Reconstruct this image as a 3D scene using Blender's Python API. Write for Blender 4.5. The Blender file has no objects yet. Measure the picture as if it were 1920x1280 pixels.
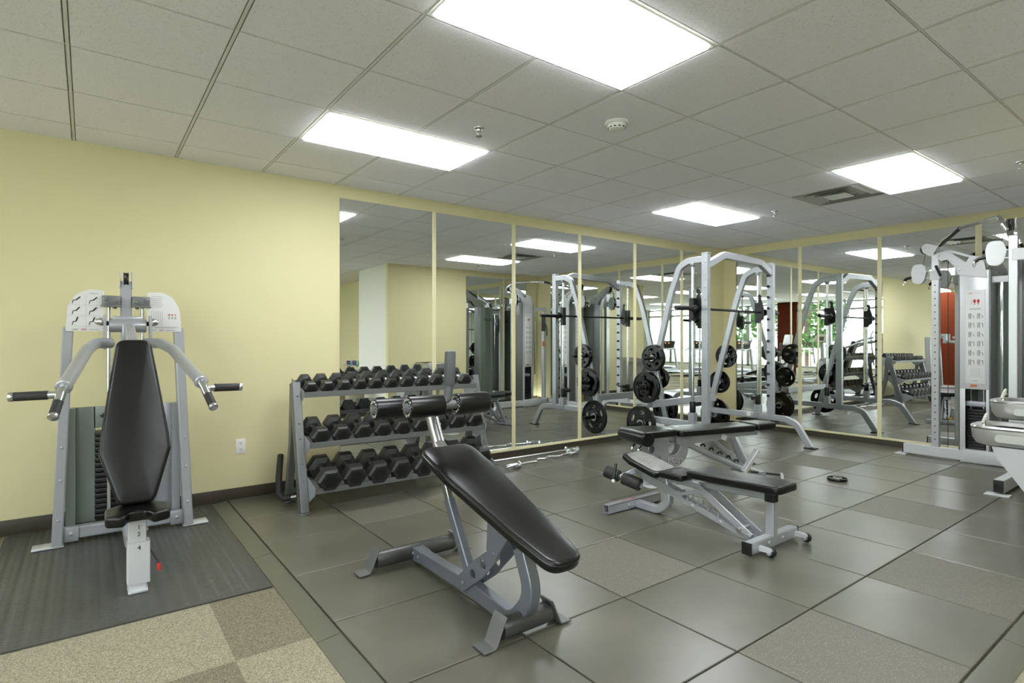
import bpy, bmesh, math, random
from mathutils import Vector, Matrix
from mathutils.geometry import tessellate_polygon
PI = math.pi
S = bpy.context.scene
COL = S.collection
R = math.radians

# ------------------------------------------------------------------ camera, sky, sun, exposure
XR, YB, ZC, ZR = 7.718, 4.945, 2.659, 0.016      # right wall, mirror wall, ceiling, top of the rubber tiles
YS, XE, XW = 0.50, 4.27, -4.60                    # fountain wall, its free end, window wall
cam_d = bpy.data.cameras.new('camera')
cam = bpy.data.objects.new('camera', cam_d); COL.objects.link(cam)
cam_d.sensor_width = 36.0; cam_d.lens = 36.0 * 1061.3 / 1920.0
cam_d.shift_y = -0.0004; cam_d.clip_start = 0.05; cam_d.clip_end = 200
cam.location = (0, 0, 1.275); cam.rotation_euler = (R(90), 0, -0.643)
S.camera = cam
S.view_settings.view_transform = 'Standard'; S.view_settings.look = 'None'
S.view_settings.exposure = 0.0; S.view_settings.gamma = 1.0
S.view_settings.use_curve_mapping = False
LIGHT_E = 17.0      # ceiling diffusers
SKY_E = 16.0
w = bpy.data.worlds.new('world'); S.world = w; w.use_nodes = True
nt = w.node_tree; nt.nodes.clear()
sky = nt.nodes.new('ShaderNodeTexSky'); sky.sky_type = 'NISHITA'
sky.sun_elevation = R(48); sky.sun_rotation = R(100); sky.sun_disc = False; sky.dust_density = 3.0
bgn = nt.nodes.new('ShaderNodeBackground'); bgn.inputs['Strength'].default_value = SKY_E * 0.12
mixn = nt.nodes.new('ShaderNodeMixRGB'); mixn.inputs[0].default_value = 0.75; mixn.inputs[2].default_value = (7.6, 8.0, 8.3, 1)
out = nt.nodes.new('ShaderNodeOutputWorld')
nt.links.new(sky.outputs[0], mixn.inputs[1]); nt.links.new(mixn.outputs[0], bgn.inputs[0]); nt.links.new(bgn.outputs[0], out.inputs[0])

# ------------------------------------------------------------------ materials
def lin(c):
    return tuple((x / 255 / 12.92) if x / 255 <= 0.04045 else ((x / 255 + 0.055) / 1.055) ** 2.4 for x in c)
def mat(name, rgb, rough=0.5, metal=0.0, coat=0.0, emis=None, es=0.0, bump=None, speck=None, spec=0.5, mott=None):
    m = bpy.data.materials.new(name); m.use_nodes = True
    n = m.node_tree.nodes; l = m.node_tree.links; b = n['Principled BSDF']
    col = lin(rgb) + (1,)
    b.inputs['Base Color'].default_value = col
    b.inputs['Roughness'].default_value = rough; b.inputs['Metallic'].default_value = metal
    b.inputs['Specular IOR Level'].default_value = spec
    b.inputs['Coat Weight'].default_value = coat; b.inputs['Coat Roughness'].default_value = 0.15
    if emis: b.inputs['Emission Color'].default_value = lin(emis) + (1,); b.inputs['Emission Strength'].default_value = es
    tc = None
    def coord():
        nonlocal tc
        if tc is None:
            tc = n.new('ShaderNodeTexCoord')
        return tc.outputs['Object']
    last = None
    if mott:      # (scale, rgb2, low, high)
        t = n.new('ShaderNodeTexNoise'); t.inputs['Scale'].default_value = mott[0]; t.inputs['Detail'].default_value = 6
        l.new(coord(), t.inputs['Vector'])
        r = n.new('ShaderNodeValToRGB'); r.color_ramp.elements[0].position = mott[2]; r.color_ramp.elements[1].position = mott[3]
        r.color_ramp.elements[0].color = col; r.color_ramp.elements[1].color = lin(mott[1]) + (1,)
        l.new(t.outputs['Fac'], r.inputs[0]); last = r.outputs[0]
    if speck:     # (scale, rgb, threshold)
        t = n.new('ShaderNodeTexVoronoi'); t.inputs['Scale'].default_value = speck[0]
        l.new(coord(), t.inputs['Vector'])
        s = n.new('ShaderNodeSeparateColor'); l.new(t.outputs['Color'], s.inputs[0])
        th = n.new('ShaderNodeMath'); th.operation = 'GREATER_THAN'; th.inputs[1].default_value = speck[2]; l.new(s.outputs[0], th.inputs[0])
        mx = n.new('ShaderNodeMixRGB'); mx.inputs[1].default_value = col; mx.inputs[2].default_value = lin(speck[1]) + (1,)
        if last: l.new(last, mx.inputs[1])
        l.new(th.outputs[0], mx.inputs[0]); last = mx.outputs[0]
    if last: l.new(last, b.inputs['Base Color'])
    if bump:      # (scale, strength, distance)
        t = n.new('ShaderNodeTexNoise'); t.inputs['Scale'].default_value = bump[0]; t.inputs['Detail'].default_value = 4
        l.new(coord(), t.inputs['Vector'])
        bp = n.new('ShaderNodeBump'); bp.inputs['Strength'].default_value = bump[1]; bp.inputs['Distance'].default_value = bump[2]
        l.new(t.outputs['Fac'], bp.inputs['Height']); l.new(bp.outputs[0], b.inputs['Normal'])
    return m
M = {}
M['wall'] = mat('yellow_paint', (220, 212, 166), 0.6, bump=(220, 0.08, 0.002), spec=0.3)
M['trim'] = mat('pale_yellow_trim', (228, 222, 178), 0.4)
M['pale'] = mat('pale_wall_paint', (226, 226, 214), 0.6)
M['red'] = mat('rust_red_paint', (84, 36, 17), 0.8, spec=0.1)
M['base'] = mat('dark_baseboard', (66, 60, 48), 0.45)
M['ceil'] = mat('ceiling_tile', (245, 244, 249), 0.95, bump=(130, 0.35, 0.004), speck=(220, (226, 226, 226), 0.93), spec=0.1)
M['tbar'] = mat('ceiling_bar', (224, 224, 218), 0.6)
M['lampframe'] = mat('white_lamp_frame', (235, 235, 230), 0.4)
M['diffuser'] = mat('lit_diffuser', (250, 250, 250), 0.5, emis=(246, 250, 255), es=LIGHT_E)
M['rubber'] = mat('black_rubber_tile', (92, 90, 78), 0.29, bump=(110, 0.22, 0.0015), mott=(3.0, (102, 100, 87), 0.4, 0.7), spec=0.6)
M['rubber2'] = mat('speckled_rubber_tile', (98, 95, 82), 0.5, bump=(300, 0.35, 0.0015), speck=(420, (134, 131, 116), 0.90), spec=0.5)
M['ramp'] = mat('rubber_ramp_material', (92, 92, 78), 0.4, bump=(120, 0.3, 0.002), spec=0.5)
M['matr'] = mat('ribbed_mat_rubber', (70, 71, 66), 0.42, spec=0.5)
M['silver'] = mat('silver_powder_coat', (174, 177, 181), 0.32, 0.45, bump=(900, 0.05, 0.0005))
M['silver2'] = mat('light_silver_paint', (206, 208, 209), 0.35, 0.25)
M['column'] = mat('bright_column_steel', (214, 216, 219), 0.25, 0.6)
M['gunmetal'] = mat('gunmetal_paint', (128, 133, 142), 0.33, 0.5)
M['pipe'] = mat('dark_floor_pipe', (82, 82, 80), 0.35, 0.5)
M['greyfoam'] = mat('grey_foam', (88, 90, 92), 0.55)
M['graphite'] = mat('graphite_frame_paint', (120, 122, 122), 0.4, 0.5)
M['chrome'] = mat('chrome', (225, 228, 232), 0.12, 1.0)
M['steel'] = mat('brushed_steel', (200, 200, 197), 0.28, 1.0)
M['fount'] = mat('fountain_steel', (200, 200, 196), 0.35, 0.7)
M['fountb'] = mat('fountain_apron', (188, 190, 190), 0.45, 0.2)
M['vinyl'] = mat('black_vinyl', (15, 15, 14), 0.29, bump=(320, 0.18, 0.001), spec=0.45)
M['vinylw'] = mat('worn_grey_vinyl', (132, 130, 124), 0.4, bump=(60, 0.4, 0.002), mott=(14, (100, 99, 95), 0.35, 0.75))
M['foam'] = mat('black_foam', (40, 40, 38), 0.6)
M['hex'] = mat('black_hex_rubber', (36, 36, 34), 0.38, bump=(200, 0.15, 0.001), spec=0.6)
M['iron'] = mat('black_gloss_plate', (10, 10, 11), 0.20, spec=0.42)
M['blk'] = mat('black_plastic', (22, 22, 22), 0.4)
M['dark'] = mat('dark_recess', (12, 12, 12), 0.8)
M['white'] = mat('white_plastic', (232, 232, 226), 0.4)
M['card'] = mat('white_placard', (224, 224, 220), 0.35)
M['ink'] = mat('dark_print', (40, 42, 46), 0.6)
M['greyink'] = mat('grey_print', (170, 172, 172), 0.6)
M['redink'] = mat('red_print', (190, 52, 42), 0.6)
M['orange'] = mat('orange_label', (196, 106, 48), 0.5)
M['yellowp'] = mat('yellow_knob_plastic', (226, 190, 60), 0.4)
M['shroud'] = mat('grey_green_shroud', (136, 146, 138), 0.3, 0.1)
M['bin'] = mat('tan_bin_plastic', (150, 146, 128), 0.5)
M['alum'] = mat('window_aluminium', (178, 180, 176), 0.4, 0.4)
M['teal'] = mat('teal_rubber', (60, 160, 160), 0.5)
M['blue'] = mat('blue_vinyl', (60, 80, 150), 0.5)
M['green'] = mat('green_vinyl', (130, 190, 130), 0.5)
M['purple'] = mat('purple_vinyl', (120, 70, 140), 0.5)
M['patio'] = mat('concrete_patio', (196, 194, 186), 0.9, bump=(30, 0.2, 0.003))
M['grass'] = mat('lawn', (86, 122, 62), 0.9, mott=(2, (110, 140, 80), 0.4, 0.6))
M['leaf'] = mat('tree_leaves', (74, 108, 58), 0.8)
M['bark'] = mat('bark', (90, 74, 58), 0.9)
M['siding'] = mat('white_siding', (222, 226, 230), 0.7)
M['screen'] = mat('dark_display', (46, 42, 34), 0.25)
M['led'] = mat('lit_led_digits', (255, 160, 90), 0.5, emis=(255, 190, 140), es=2.0)
# mirror
def mirror_mat():
    m = bpy.data.materials.new('mirror_silver'); m.use_nodes = True
    n = m.node_tree.nodes; l = m.node_tree.links; n.clear()
    g = n.new('ShaderNodeBsdfGlossy'); g.inputs['Roughness'].default_value = 0.0; g.inputs['Color'].default_value = (0.86, 0.885, 0.86, 1)
    o = n.new('ShaderNodeOutputMaterial'); l.new(g.outputs[0], o.inputs[0]); return m
M['mirror'] = mirror_mat()
def glass_mat():
    m = bpy.data.materials.new('window_glass'); m.use_nodes = True
    n = m.node_tree.nodes; l = m.node_tree.links; n.clear()
    t = n.new('ShaderNodeBsdfTransparent'); t.inputs[0].default_value = (0.94, 0.96, 0.95, 1)
    g = n.new('ShaderNodeBsdfGlossy'); g.inputs['Roughness'].default_value = 0.0
    f = n.new('ShaderNodeFresnel'); f.inputs[0].default_value = 1.45
    x = n.new('ShaderNodeMixShader'); o = n.new('ShaderNodeOutputMaterial')
    l.new(f.outputs[0], x.inputs[0]); l.new(t.outputs[0], x.inputs[1]); l.new(g.outputs[0], x.inputs[2]); l.new(x.outputs[0], o.inputs[0]); return m
M['glass'] = glass_mat()
def carpet_mat():
    m = mat('carpet_tiles', (150, 144, 124), 0.95, spec=0.1)
    n = m.node_tree.nodes; l = m.node_tree.links; b = n['Principled BSDF']
    tc = n.new('ShaderNodeTexCoord'); mp = n.new('ShaderNodeMapping')
    mp.inputs['Location'].default_value = (-0.472 + 0.9144 * 40, -2.468 + 0.9144 * 40, 0.3)
    l.new(tc.outputs['Object'], mp.inputs['Vector'])
    ch = n.new('ShaderNodeTexChecker'); ch.inputs['Scale'].default_value = 1 / 0.9144
    ch.inputs['Color1'].default_value = lin((150, 144, 124)) + (1,); ch.inputs['Color2'].default_value = lin((124, 119, 100)) + (1,)
    l.new(mp.outputs[0], ch.inputs['Vector'])
    v = n.new('ShaderNodeTexVoronoi'); v.inputs['Scale'].default_value = 260; l.new(tc.outputs['Object'], v.inputs['Vector'])
    sp = n.new('ShaderNodeSeparateColor'); l.new(v.outputs['Color'], sp.inputs[0])
    r = n.new('ShaderNodeValToRGB'); r.color_ramp.elements[0].color = (0.62, 0.62, 0.6, 1); r.color_ramp.elements[1].color = (1.25, 1.25, 1.2, 1)
    r.color_ramp.elements[0].position = 0.1; r.color_ramp.elements[1].position = 0.95
    l.new(sp.outputs[0], r.inputs[0])
    mx = n.new('ShaderNodeMixRGB'); mx.blend_type = 'MULTIPLY'; mx.inputs[0].default_value = 1
    l.new(ch.outputs['Color'], mx.inputs[1]); l.new(r.outputs[0], mx.inputs[2]); l.new(mx.outputs[0], b.inputs['Base Color'])
    return m
M['carpet'] = carpet_mat()

# ------------------------------------------------------------------ mesh builder
def fillet(pts, r, n=6, closed=False):
    pts = [Vector(p) for p in pts]
    if len(pts) < 3 or (not isinstance(r, (list, tuple)) and r <= 0): return pts
    o = []; N = len(pts)
    rng = range(N)
    for i in rng:
        if not closed and (i == 0 or i == N - 1): o.append(pts[i]); continue
        p = pts[i]; a = pts[i - 1]; b = pts[(i + 1) % N]
        da = a - p; db = b - p; la, lb = da.length, db.length
        if la < 1e-6 or lb < 1e-6: o.append(p); continue
        da /= la; db /= lb
        ang = da.angle(db)
        if ang > PI - 0.02: o.append(p); continue
        rr = r[i] if isinstance(r, (list, tuple)) else r
        if rr <= 0: o.append(p); continue
        d = min(rr / math.tan(ang / 2), la * 0.48, lb * 0.48)
        A = p + da * d; B = p + db * d
        for k in range(n + 1):
            t = k / n
            o.append(A * (1 - t) ** 2 + p * 2 * t * (1 - t) + B * t * t)
    return o
class MB:
    def __init__(s): s.v = []; s.f = []; s.T = None
    def add(s, vs, fs):
        b = len(s.v)
        s.v += [Vector(v) for v in vs]; s.f += [tuple(i + b for i in f) for f in fs]; return s
    def box(s, c, d, rot=None, ch=0.0):
        bm = bmesh.new(); bmesh.ops.create_cube(bm, size=1.0)
        for v in bm.verts: v.co = Vector((v.co.x * d[0], v.co.y * d[1], v.co.z * d[2]))
        if ch > 0: bmesh.ops.bevel(bm, geom=list(bm.edges), offset=ch, segments=2, affect='EDGES', profile=0.5)
        m = Matrix.Translation(Vector(c))
        if rot is not None: m = m @ (rot.to_4x4() if not isinstance(rot, (tuple, list)) else Matrix.Rotation(rot[2], 4, 'Z') @ Matrix.Rotation(rot[1], 4, 'Y') @ Matrix.Rotation(rot[0], 4, 'X'))
        bm.verts.index_update()
        s.add([m @ v.co for v in bm.verts], [[v.index for v in f.verts] for f in bm.faces]); bm.free(); return s
    def sweep(s, pts, frames, sec, caps=True, closed=False):
        vs = []; n = len(sec); N = len(pts)
        for p, (a, b, k1) in zip(pts, frames):
            for (x, y) in sec: vs.append(Vector(p) + a * x + b * (y * k1))
        fs = []
        for i in range(N if closed else N - 1):
            j = (i + 1) % N
            for k in range(n):
                k2 = (k + 1) % n
                fs.append((i * n + k, i * n + k2, j * n + k2, j * n + k))
        if caps and not closed:
            fs.append(tuple(range(n - 1, -1, -1))); fs.append(tuple((N - 1) * n + k for k in range(n)))
        return s.add(vs, fs)
    def beam(s, pts, w, h, b=(1, 0, 0), r=0.0, ch=None, nf=6):
        P = fillet(pts, r, nf); B = Vector(b).normalized()
        if ch is None: ch = min(w, h) * 0.12
        x, y = w / 2, h / 2
        sec = [(x - ch, -y), (x, -y + ch), (x, y - ch), (x - ch, y), (-x + ch, y), (-x, y - ch), (-x, -y + ch), (-x + ch, -y)]
        fr = []
        for i in range(len(P)):
            t0 = (P[i] - P[i - 1]).normalized() if i > 0 else (P[1] - P[0]).normalized()
            t1 = (P[i + 1] - P[i]).normalized() if i < len(P) - 1 else t0
            t = (t0 + t1).normalized(); k = 1 / max(0.5, t.dot(t1))
            bb = (B - t * B.dot(t)).normalized(); hh = bb.cross(t).normalized()
            fr.append((bb, hh, k))
        return s.sweep(P, fr, sec)
    def tube(s, pts, rad, n=14, r=0.0, caps=True, closed=False, nf=7):
        P = fillet(pts, r, nf, closed); N = len(P)
        sec = [(math.cos(2 * PI * k / n) * rad, math.sin(2 * PI * k / n) * rad) for k in range(n)]
        fr = []; t = (P[1] - P[0]).normalized()
        u = Vector((0, 0, 1)) if abs(t.z) < 0.9 else Vector((1, 0, 0))
        u = (u - t * u.dot(t)).normalized()
        for i in range(N):
            if closed: t = (P[(i + 1) % N] - P[i - 1]).normalized()
            else: t = (P[min(i + 1, N - 1)] - P[max(i - 1, 0)]).normalized()
            u = (u - t * u.dot(t)).normalized(); fr.append((u, t.cross(u), 1))
        return s.sweep(P, fr, sec, caps, closed)
    def lathe(s, prof, o, axis, n=24, caps=True):
        ax = Vector(axis).normalized(); u = Vector((0, 0, 1)) if abs(ax.z) < 0.9 else Vector((1, 0, 0))
        u = (u - ax * u.dot(ax)).normalized(); v = ax.cross(u); o = Vector(o); vs = []
        for (rr, z) in prof:
            for k in range(n):
                a = 2 * PI * k / n; vs.append(o + ax * z + (u * math.cos(a) + v * math.sin(a)) * rr)
        fs = []
        for i in range(len(prof) - 1):
            for k in range(n):
                k2 = (k + 1) % n; fs.append((i * n + k, i * n + k2, (i + 1) * n + k2, (i + 1) * n + k))
        if caps:
            if prof[0][0] > 1e-5: fs.append(tuple(range(n - 1, -1, -1)))
            if prof[-1][0] > 1e-5: fs.append(tuple((len(prof) - 1) * n + k for k in range(n)))
        return s.add(vs, fs)
    def cyl(s, a, b, r, n=18, ch=0.0):
        a = Vector(a); b = Vector(b); L = (b - a).length
        p = [(r, 0), (r, L)] if ch <= 0 else [(r - ch, 0), (r - ch * .3, ch * .3), (r, ch), (r, L - ch), (r - ch * .3, L - ch * .3), (r - ch, L)]
        return s.lathe(p, a, b - a, n)
    def prism(s, outer, th, o, U, V, holes=()):
        # flat plate: outline in (u, v) coordinates, extruded along U x V by th (centred)
        o = Vector(o); U = Vector(U).normalized(); V = Vector(V).normalized(); N = U.cross(V)
        loops = [[Vector((p[0], p[1], 0)) for p in L] for L in [outer] + list(holes)]
        tri = tessellate_polygon(loops); flat = [p for L in loops for p in L]; n = len(flat)
        vs = [o + U * p.x + V * p.y + N * (th / 2) for p in flat] + [o + U * p.x + V * p.y - N * (th / 2) for p in flat]
        fs = [tuple(t) for t in tri] + [tuple(i + n for i in reversed(t)) for t in tri]
        k = 0
        for L in loops:
            m = len(L)
            for i in range(m): fs.append((k + i, k + (i + 1) % m, n + k + (i + 1) % m, n + k + i))
            k += m
        return s.add(vs, fs)
    def cushion(s, outline, th, o, U, V, er=0.015, crown=0.006, rr=0.03):
        # upholstered pad: outline (u, v), bottom face at o, thickness along U x V
        P = fillet([Vector((p[0], p[1], 0)) for p in outline], rr, 5, True)
        o = Vector(o); U = Vector(U).normalized(); V = Vector(V).normalized(); N = U.cross(V)
        n = len(P); area = sum(P[i].x * P[(i + 1) % n].y - P[(i + 1) % n].x * P[i].y for i in range(n)); sg = 1 if area > 0 else -1
        nor = []
        for i in range(n):
            t = (P[(i + 1) % n] - P[i - 1]).normalized(); nor.append(Vector((-t.y, t.x, 0)) * sg)
        c = sum(P, Vector()) / n; rings = []
        for k in range(4):
            a = k / 3 * PI / 2; rings.append(([p + q * (er * (1 - math.sin(a))) for p, q in zip(P, nor)], er * (1 - math.cos(a))))
        for k in range(5):
            a = k / 4 * PI / 2; rings.append(([p + q * (er * (1 - math.cos(a))) for p, q in zip(P, nor)], th - er + er * math.sin(a)))
        inner = rings[-1][0]
        for f in (0.82, 0.55, 0.25): rings.append(([c + (p - c) * f for p in inner], th + crown * (1 - f * f)))
        vs = []; fs = []
        for ring, z in rings: vs += [o + U * p.x + V * p.y + N * z for p in ring]
        for i in range(len(rings) - 1):
            for k in range(n): k2 = (k + 1) % n; fs.append((i * n + k, i * n + k2, (i + 1) * n + k2, (i + 1) * n + k))
        fs.append(tuple(range(n - 1, -1, -1))); fs.append(tuple((len(rings) - 1) * n + k for k in range(n)))
        s.add(vs, fs)
        return [o + U * p.x + V * p.y + N * (th - er) for p in P]
    def text(s, body, size, o, U, V, th=0.0015, align='CENTER', shear=0.0):
        cu = bpy.data.curves.new('lettering', 'FONT'); cu.body = body; cu.size = size; cu.extrude = th / 2; cu.align_x = align; cu.align_y = 'CENTER'; cu.shear = shear
        cu.resolution_u = 2
        ob = bpy.data.objects.new('lettering', cu); COL.objects.link(ob)
        dg = bpy.context.evaluated_depsgraph_get(); me = ob.evaluated_get(dg).to_mesh()
        U = Vector(U).normalized(); V = Vector(V).normalized(); N = U.cross(V); o = Vector(o)
        s.add([o + U * v.co.x + V * v.co.y + N * v.co.z for v in me.vertices], [tuple(p.vertices) for p in me.polygons])
        ob.evaluated_get(dg).to_mesh_clear(); bpy.data.objects.remove(ob); bpy.data.curves.remove(cu); return s
    def map(s, fn): s.v = [Vector(fn(v)) for v in s.v]; return s
    def build(s, name, m, parent=None, smooth=True, ang=32, weld=False):
        me = bpy.data.meshes.new(name)
        org = Vector((0, 0, 0)); p = parent
        if parent is not None:
            if '_o' in ORG.get(parent.name, {}): org = ORG[parent.name]['_o']
        bm = bmesh.new()
        vv = [bm.verts.new(v - org) for v in s.v]
        for f in s.f:
            try: bm.faces.new([vv[i] for i in f])
            except ValueError: pass
        if weld: bmesh.ops.remove_doubles(bm, verts=bm.verts, dist=1e-5)
        bmesh.ops.recalc_face_normals(bm, faces=bm.faces)
        bm.to_mesh(me); bm.free()
        if smooth:
            for p_ in me.polygons: p_.use_smooth = True
            me.set_sharp_from_angle(angle=R(ang))
        me.materials.append(m)
        ob = bpy.data.objects.new(name, me); COL.objects.link(ob)
        if parent is not None: ob.parent = parent
        ORG[ob.name] = {'_o': org}
        return ob
ORG = {}
def thing(name, label, cat, loc=(0, 0, 0), rz=0.0, group=None, local=False):
    o = bpy.data.objects.new(name, None); COL.objects.link(o); o.empty_display_size = 0.1
    o.location = loc; o.rotation_euler = (0, 0, rz); o['label'] = label; o['category'] = cat
    if group: o['group'] = group
    ORG[o.name] = {} if local else {'_o': Vector(loc)}
    return o
def single(mb, name, m, label, cat, loc, group=None, **k):
    mb.map(lambda v: v - Vector(loc)); o = mb.build(name, m, **k); o.location = loc
    o['label'] = label; o['category'] = cat
    if group: o['group'] = group
    return o
def struct(mb, name, m, **k):
    o = mb.build(name, m, **k); o['kind'] = 'structure'; return o
def dup(root, loc=None, rot=None, label=None, scale=None):
    r = root.copy(); COL.objects.link(r)
    if loc is not None: r.location = loc
    if rot is not None: r.rotation_euler = rot
    if scale is not None: r.scale = scale
    if label: r['label'] = label
    for ch in list(root.children):
        c = ch.copy(); COL.objects.link(c); c.parent = r
        for g in list(ch.children):
            d = g.copy(); COL.objects.link(d); d.parent = c
    return r
X, Y, Z = Vector((1, 0, 0)), Vector((0, 1, 0)), Vector((0, 0, 1))
def circ(r, n=20, c=(0, 0), sx=1, sy=1, a0=0): return [(c[0] + r * sx * math.cos(a0 + 2 * PI * k / n), c[1] + r * sy * math.sin(a0 + 2 * PI * k / n)) for k in range(n)]
def ell(rx, ry, c, rot, n=14):
    o = []
    for k in range(n):
        a = 2 * PI * k / n; x, y = rx * math.cos(a), ry * math.sin(a)
        o.append((c[0] + x * math.cos(rot) - y * math.sin(rot), c[1] + x * math.sin(rot) + y * math.cos(rot)))
    return o
def bolt(mb, p, ax, r=0.011, h=0.008): mb.lathe([(r, 0), (r, h * .4), (r * .75, h * .8), (r * .3, h)], p, ax, 12)

# ================================================================== ROOM
T = 0.6096
struct(MB().box((1.0, -1.0, -0.05), (12.6, 15.0, 0.10)), 'floor', M['carpet'], smooth=False)
# rubber platform, tile by tile in one field
TX0, TY0 = 2.135, 1.290
smooth_t, speck_t = MB(), MB()
speck = {(0, 1), (0, -1), (-1, 4), (2, -1), (4, 0), (6, 2), (2, 5), (7, 0)}
xs = [0.882 + 0.6135 * k for k in range(12)] + [XR - 0.004]; ys = [TY0 + T * j for j in range(-1, 6)] + [YB - 0.006]
for i in range(len(xs) - 1):
    for j in range(7):
        x0, x1, y0, y1 = xs[i], xs[i + 1], ys[j], ys[j + 1]
        ti, tj = i - 2, j - 1
        tgt = speck_t if (ti, tj) in speck else smooth_t
        g = 0.0035
        tgt.box(((x0 + x1) / 2, (y0 + y1) / 2, ZR / 2), (x1 - x0 - 2 * g, y1 - y0 - 2 * g, ZR), ch=0.004)
struct(smooth_t, 'floor', M['rubber'], smooth=False); struct(speck_t, 'floor', M['rubber2'], smooth=False)
struct(MB().box(((0.89 + XR) / 2, (0.70 + YB) / 2, 0.002), (XR - 0.90, YB - 0.71, 0.004)), 'floor', M['dark'], smooth=False)
# ramps: bevelled edging strips
def ramp(p0, p1, inw, label):
    p0 = Vector(p0); p1 = Vector(p1); d = (p1 - p0).normalized(); n = Vector(inw); wd = 0.105
    mb = MB(); q0 = p0 + d * 0.002; q1 = p1 - d * 0.002
    sec = [(0, 0.0005), (0, 0.004), (wd * .92, ZR), (wd, ZR - .002), (wd, 0.0005)]
    vs = [q0 + n * a + Z * b for a, b in sec] + [q1 + n * a + Z * b for a, b in sec]
    fs = [(k, (k + 1) % 5, 5 + (k + 1) % 5, 5 + k) for k in range(5)] + [(0, 1, 2, 3, 4), (9, 8, 7, 6, 5)]
    mb.add(vs, fs); mid = (p0 + p1) / 2
    single(mb, 'ramp_strip', M['ramp'], label, 'floor edging', tuple(mid), group='rubber ramp strips along the tiles')
ramp((0.772, 3.55, 0), (0.772, YB - 0.016, 0), (1, 0, 0), 'black rubber ramp strip running from the wall past the dumbbell rack')
ramp((0.772, 2.40, 0), (0.772, 3.55, 0), (1, 0, 0), 'black rubber ramp strip beside the front half of the ribbed mat')
ramp((0.772, 0.80, 0), (0.772, 2.40, 0), (1, 0, 0), 'black rubber ramp strip beside the carpet at the bottom of the view')
ramp((3.10, 0.568, 0), (1.0, 0.568, 0), (0, 1, 0), 'black rubber ramp strip at the bottom right corner of the view')
ramp((4.26, 0.568, 0), (3.10, 0.568, 0), (0, 1, 0), 'black rubber ramp strip at the right edge, leading to the drinking fountains')
# ceiling: tiles with tegular reveal around slim bars
GX, GY = -0.0774, 2.7546
def lights_cells(): 
    L = []
    for i0 in (-4, 2, 8):
        for j0 in (1, -2, -5, -8, -11):
            L.append((i0, j0))
    return L
LC = [c for c in lights_cells() if not (c[0] == 8 and c[1] < -5) and c != (-4, 1)]
occ = set()
for (i0, j0) in LC: occ.add((i0, j0)); occ.add((i0 + 1, j0))
VENT = (9, -1); occ.add(VENT); occ.add((-3, 0))
tiles, bars = MB(), MB()
i_lo, i_hi, j_lo, j_hi = -8, 12, -19, 4
for i in range(i_lo, i_hi + 1):
    for j in range(j_lo, j_hi):
        if (i, j) in occ: continue
        x0, x1, y0, y1 = GX + i * T, GX + (i + 1) * T, GY + j * T, GY + (j + 1) * T
        x0 = max(x0, XW); x1 = min(x1, XR); y1 = min(y1, YB); y0 = max(y0, -8.4)
        if i == 12: x1 = XR
        if x1 - x0 < 0.03 or y1 - y0 < 0.03: continue
        if j == 3: y1 = YB
        if x0 >= 5.0 and y1 < YS: continue
        a, b = (0.0125 if x0 > XW else 0), 0.0075
        z0, z1 = ZC, ZC + 0.012
        X0, X1, Y0, Y1 = x0 + a, x1 - (a if x1 < XR else 0), y0 + b, y1 - (b if y1 < YB else 0)
        tiles.add([(X0, Y0, z0), (X1, Y0, z0), (X1, Y1, z0), (X0, Y1, z0), (X0, Y0, z1), (X1, Y0, z1), (X1, Y1, z1), (X0, Y1, z1)],
                  [(0, 1, 2, 3), (0, 4, 5, 1), (1, 5, 6, 2), (2, 6, 7, 3), (3, 7, 4, 0)])
ceil = struct(tiles, 'ceiling', M['ceil'], smooth=False)
for i in range(i_lo, i_hi + 1):
    x = GX + i * T
    if x < XW: continue
    for j in range(j_lo, j_hi):
        if (i, j) in occ and (i - 1, j) in occ and (i - 1, j) != VENT: continue
        a, b = max(GY + j * T, -8.4), min(GY + (j + 1) * T, YB)
        if j == 3: b = YB
        if b > a: bars.box((x, (a + b) / 2, ZC + 0.0045), (0.014, b - a, 0.008))
for j in range(j_lo, j_hi):
    y = GY + j * T
    if y < -8.4: continue
    bars.box(((XW + XR) / 2, y, ZC + 0.0065), (XR - XW, 0.007, 0.008))
struct(bars, 'ceiling', M['tbar'], smooth=False)
struct(MB().box((1.5, -1.7, ZC + 0.062), (12.8, 13.8, 0.09)), 'ceiling', M['tbar'], smooth=False)
# walls
WT = 0.15
struct(MB().box(((-1.72 + XR + WT) / 2, YB + WT / 2, 1.34), (XR + WT + 1.72, WT, 2.72)), 'wall_back', M['wall'], smooth=False)
struct(MB().box((XR + WT / 2, (YB + YS) / 2, 1.34), (WT, YB - YS + 0.2, 2.72)), 'wall_right', M['wall'], smooth=False)
struct(MB().box(((XE + XR) / 2 + 0.075, YS - 0.05, 1.34), (XR - XE + 0.15, 0.10, 2.72)), 'wall_front', M['wall'], smooth=False)
struct(MB().box((XE + 0.05, (YS - 0.101 - 0.85) / 2, 1.34), (0.10, YS - 0.101 + 0.85, 2.72)), 'wall_end', M['pale'], smooth=False)
struct(MB().box(((XE + 0.101 + 5.05) / 2, -0.80, 1.34), (5.05 - XE - 0.101, 0.10, 2.72)), 'wall_recess', M['wall'], smooth=False)
struct(MB().box((5.02, -4.63, 1.34), (0.10, 7.54, 2.72)), 'wall_hall', M['wall'], smooth=False)
struct(MB().box((0.2, -8.46, 1.34), (9.7, 0.12, 2.72)), 'wall_rear', M['pale'], smooth=False)
struct(MB().box((-1.795, YB + 0.75, 1.34), (WT, 1.2, 2.72)), 'wall_return', M['red'], smooth=False)
struct(MB().box((-3.2, YB + 1.4, 1.34), (3.1, 0.12, 2.72)), 'wall_alcove', M['red'], smooth=False)
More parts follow.
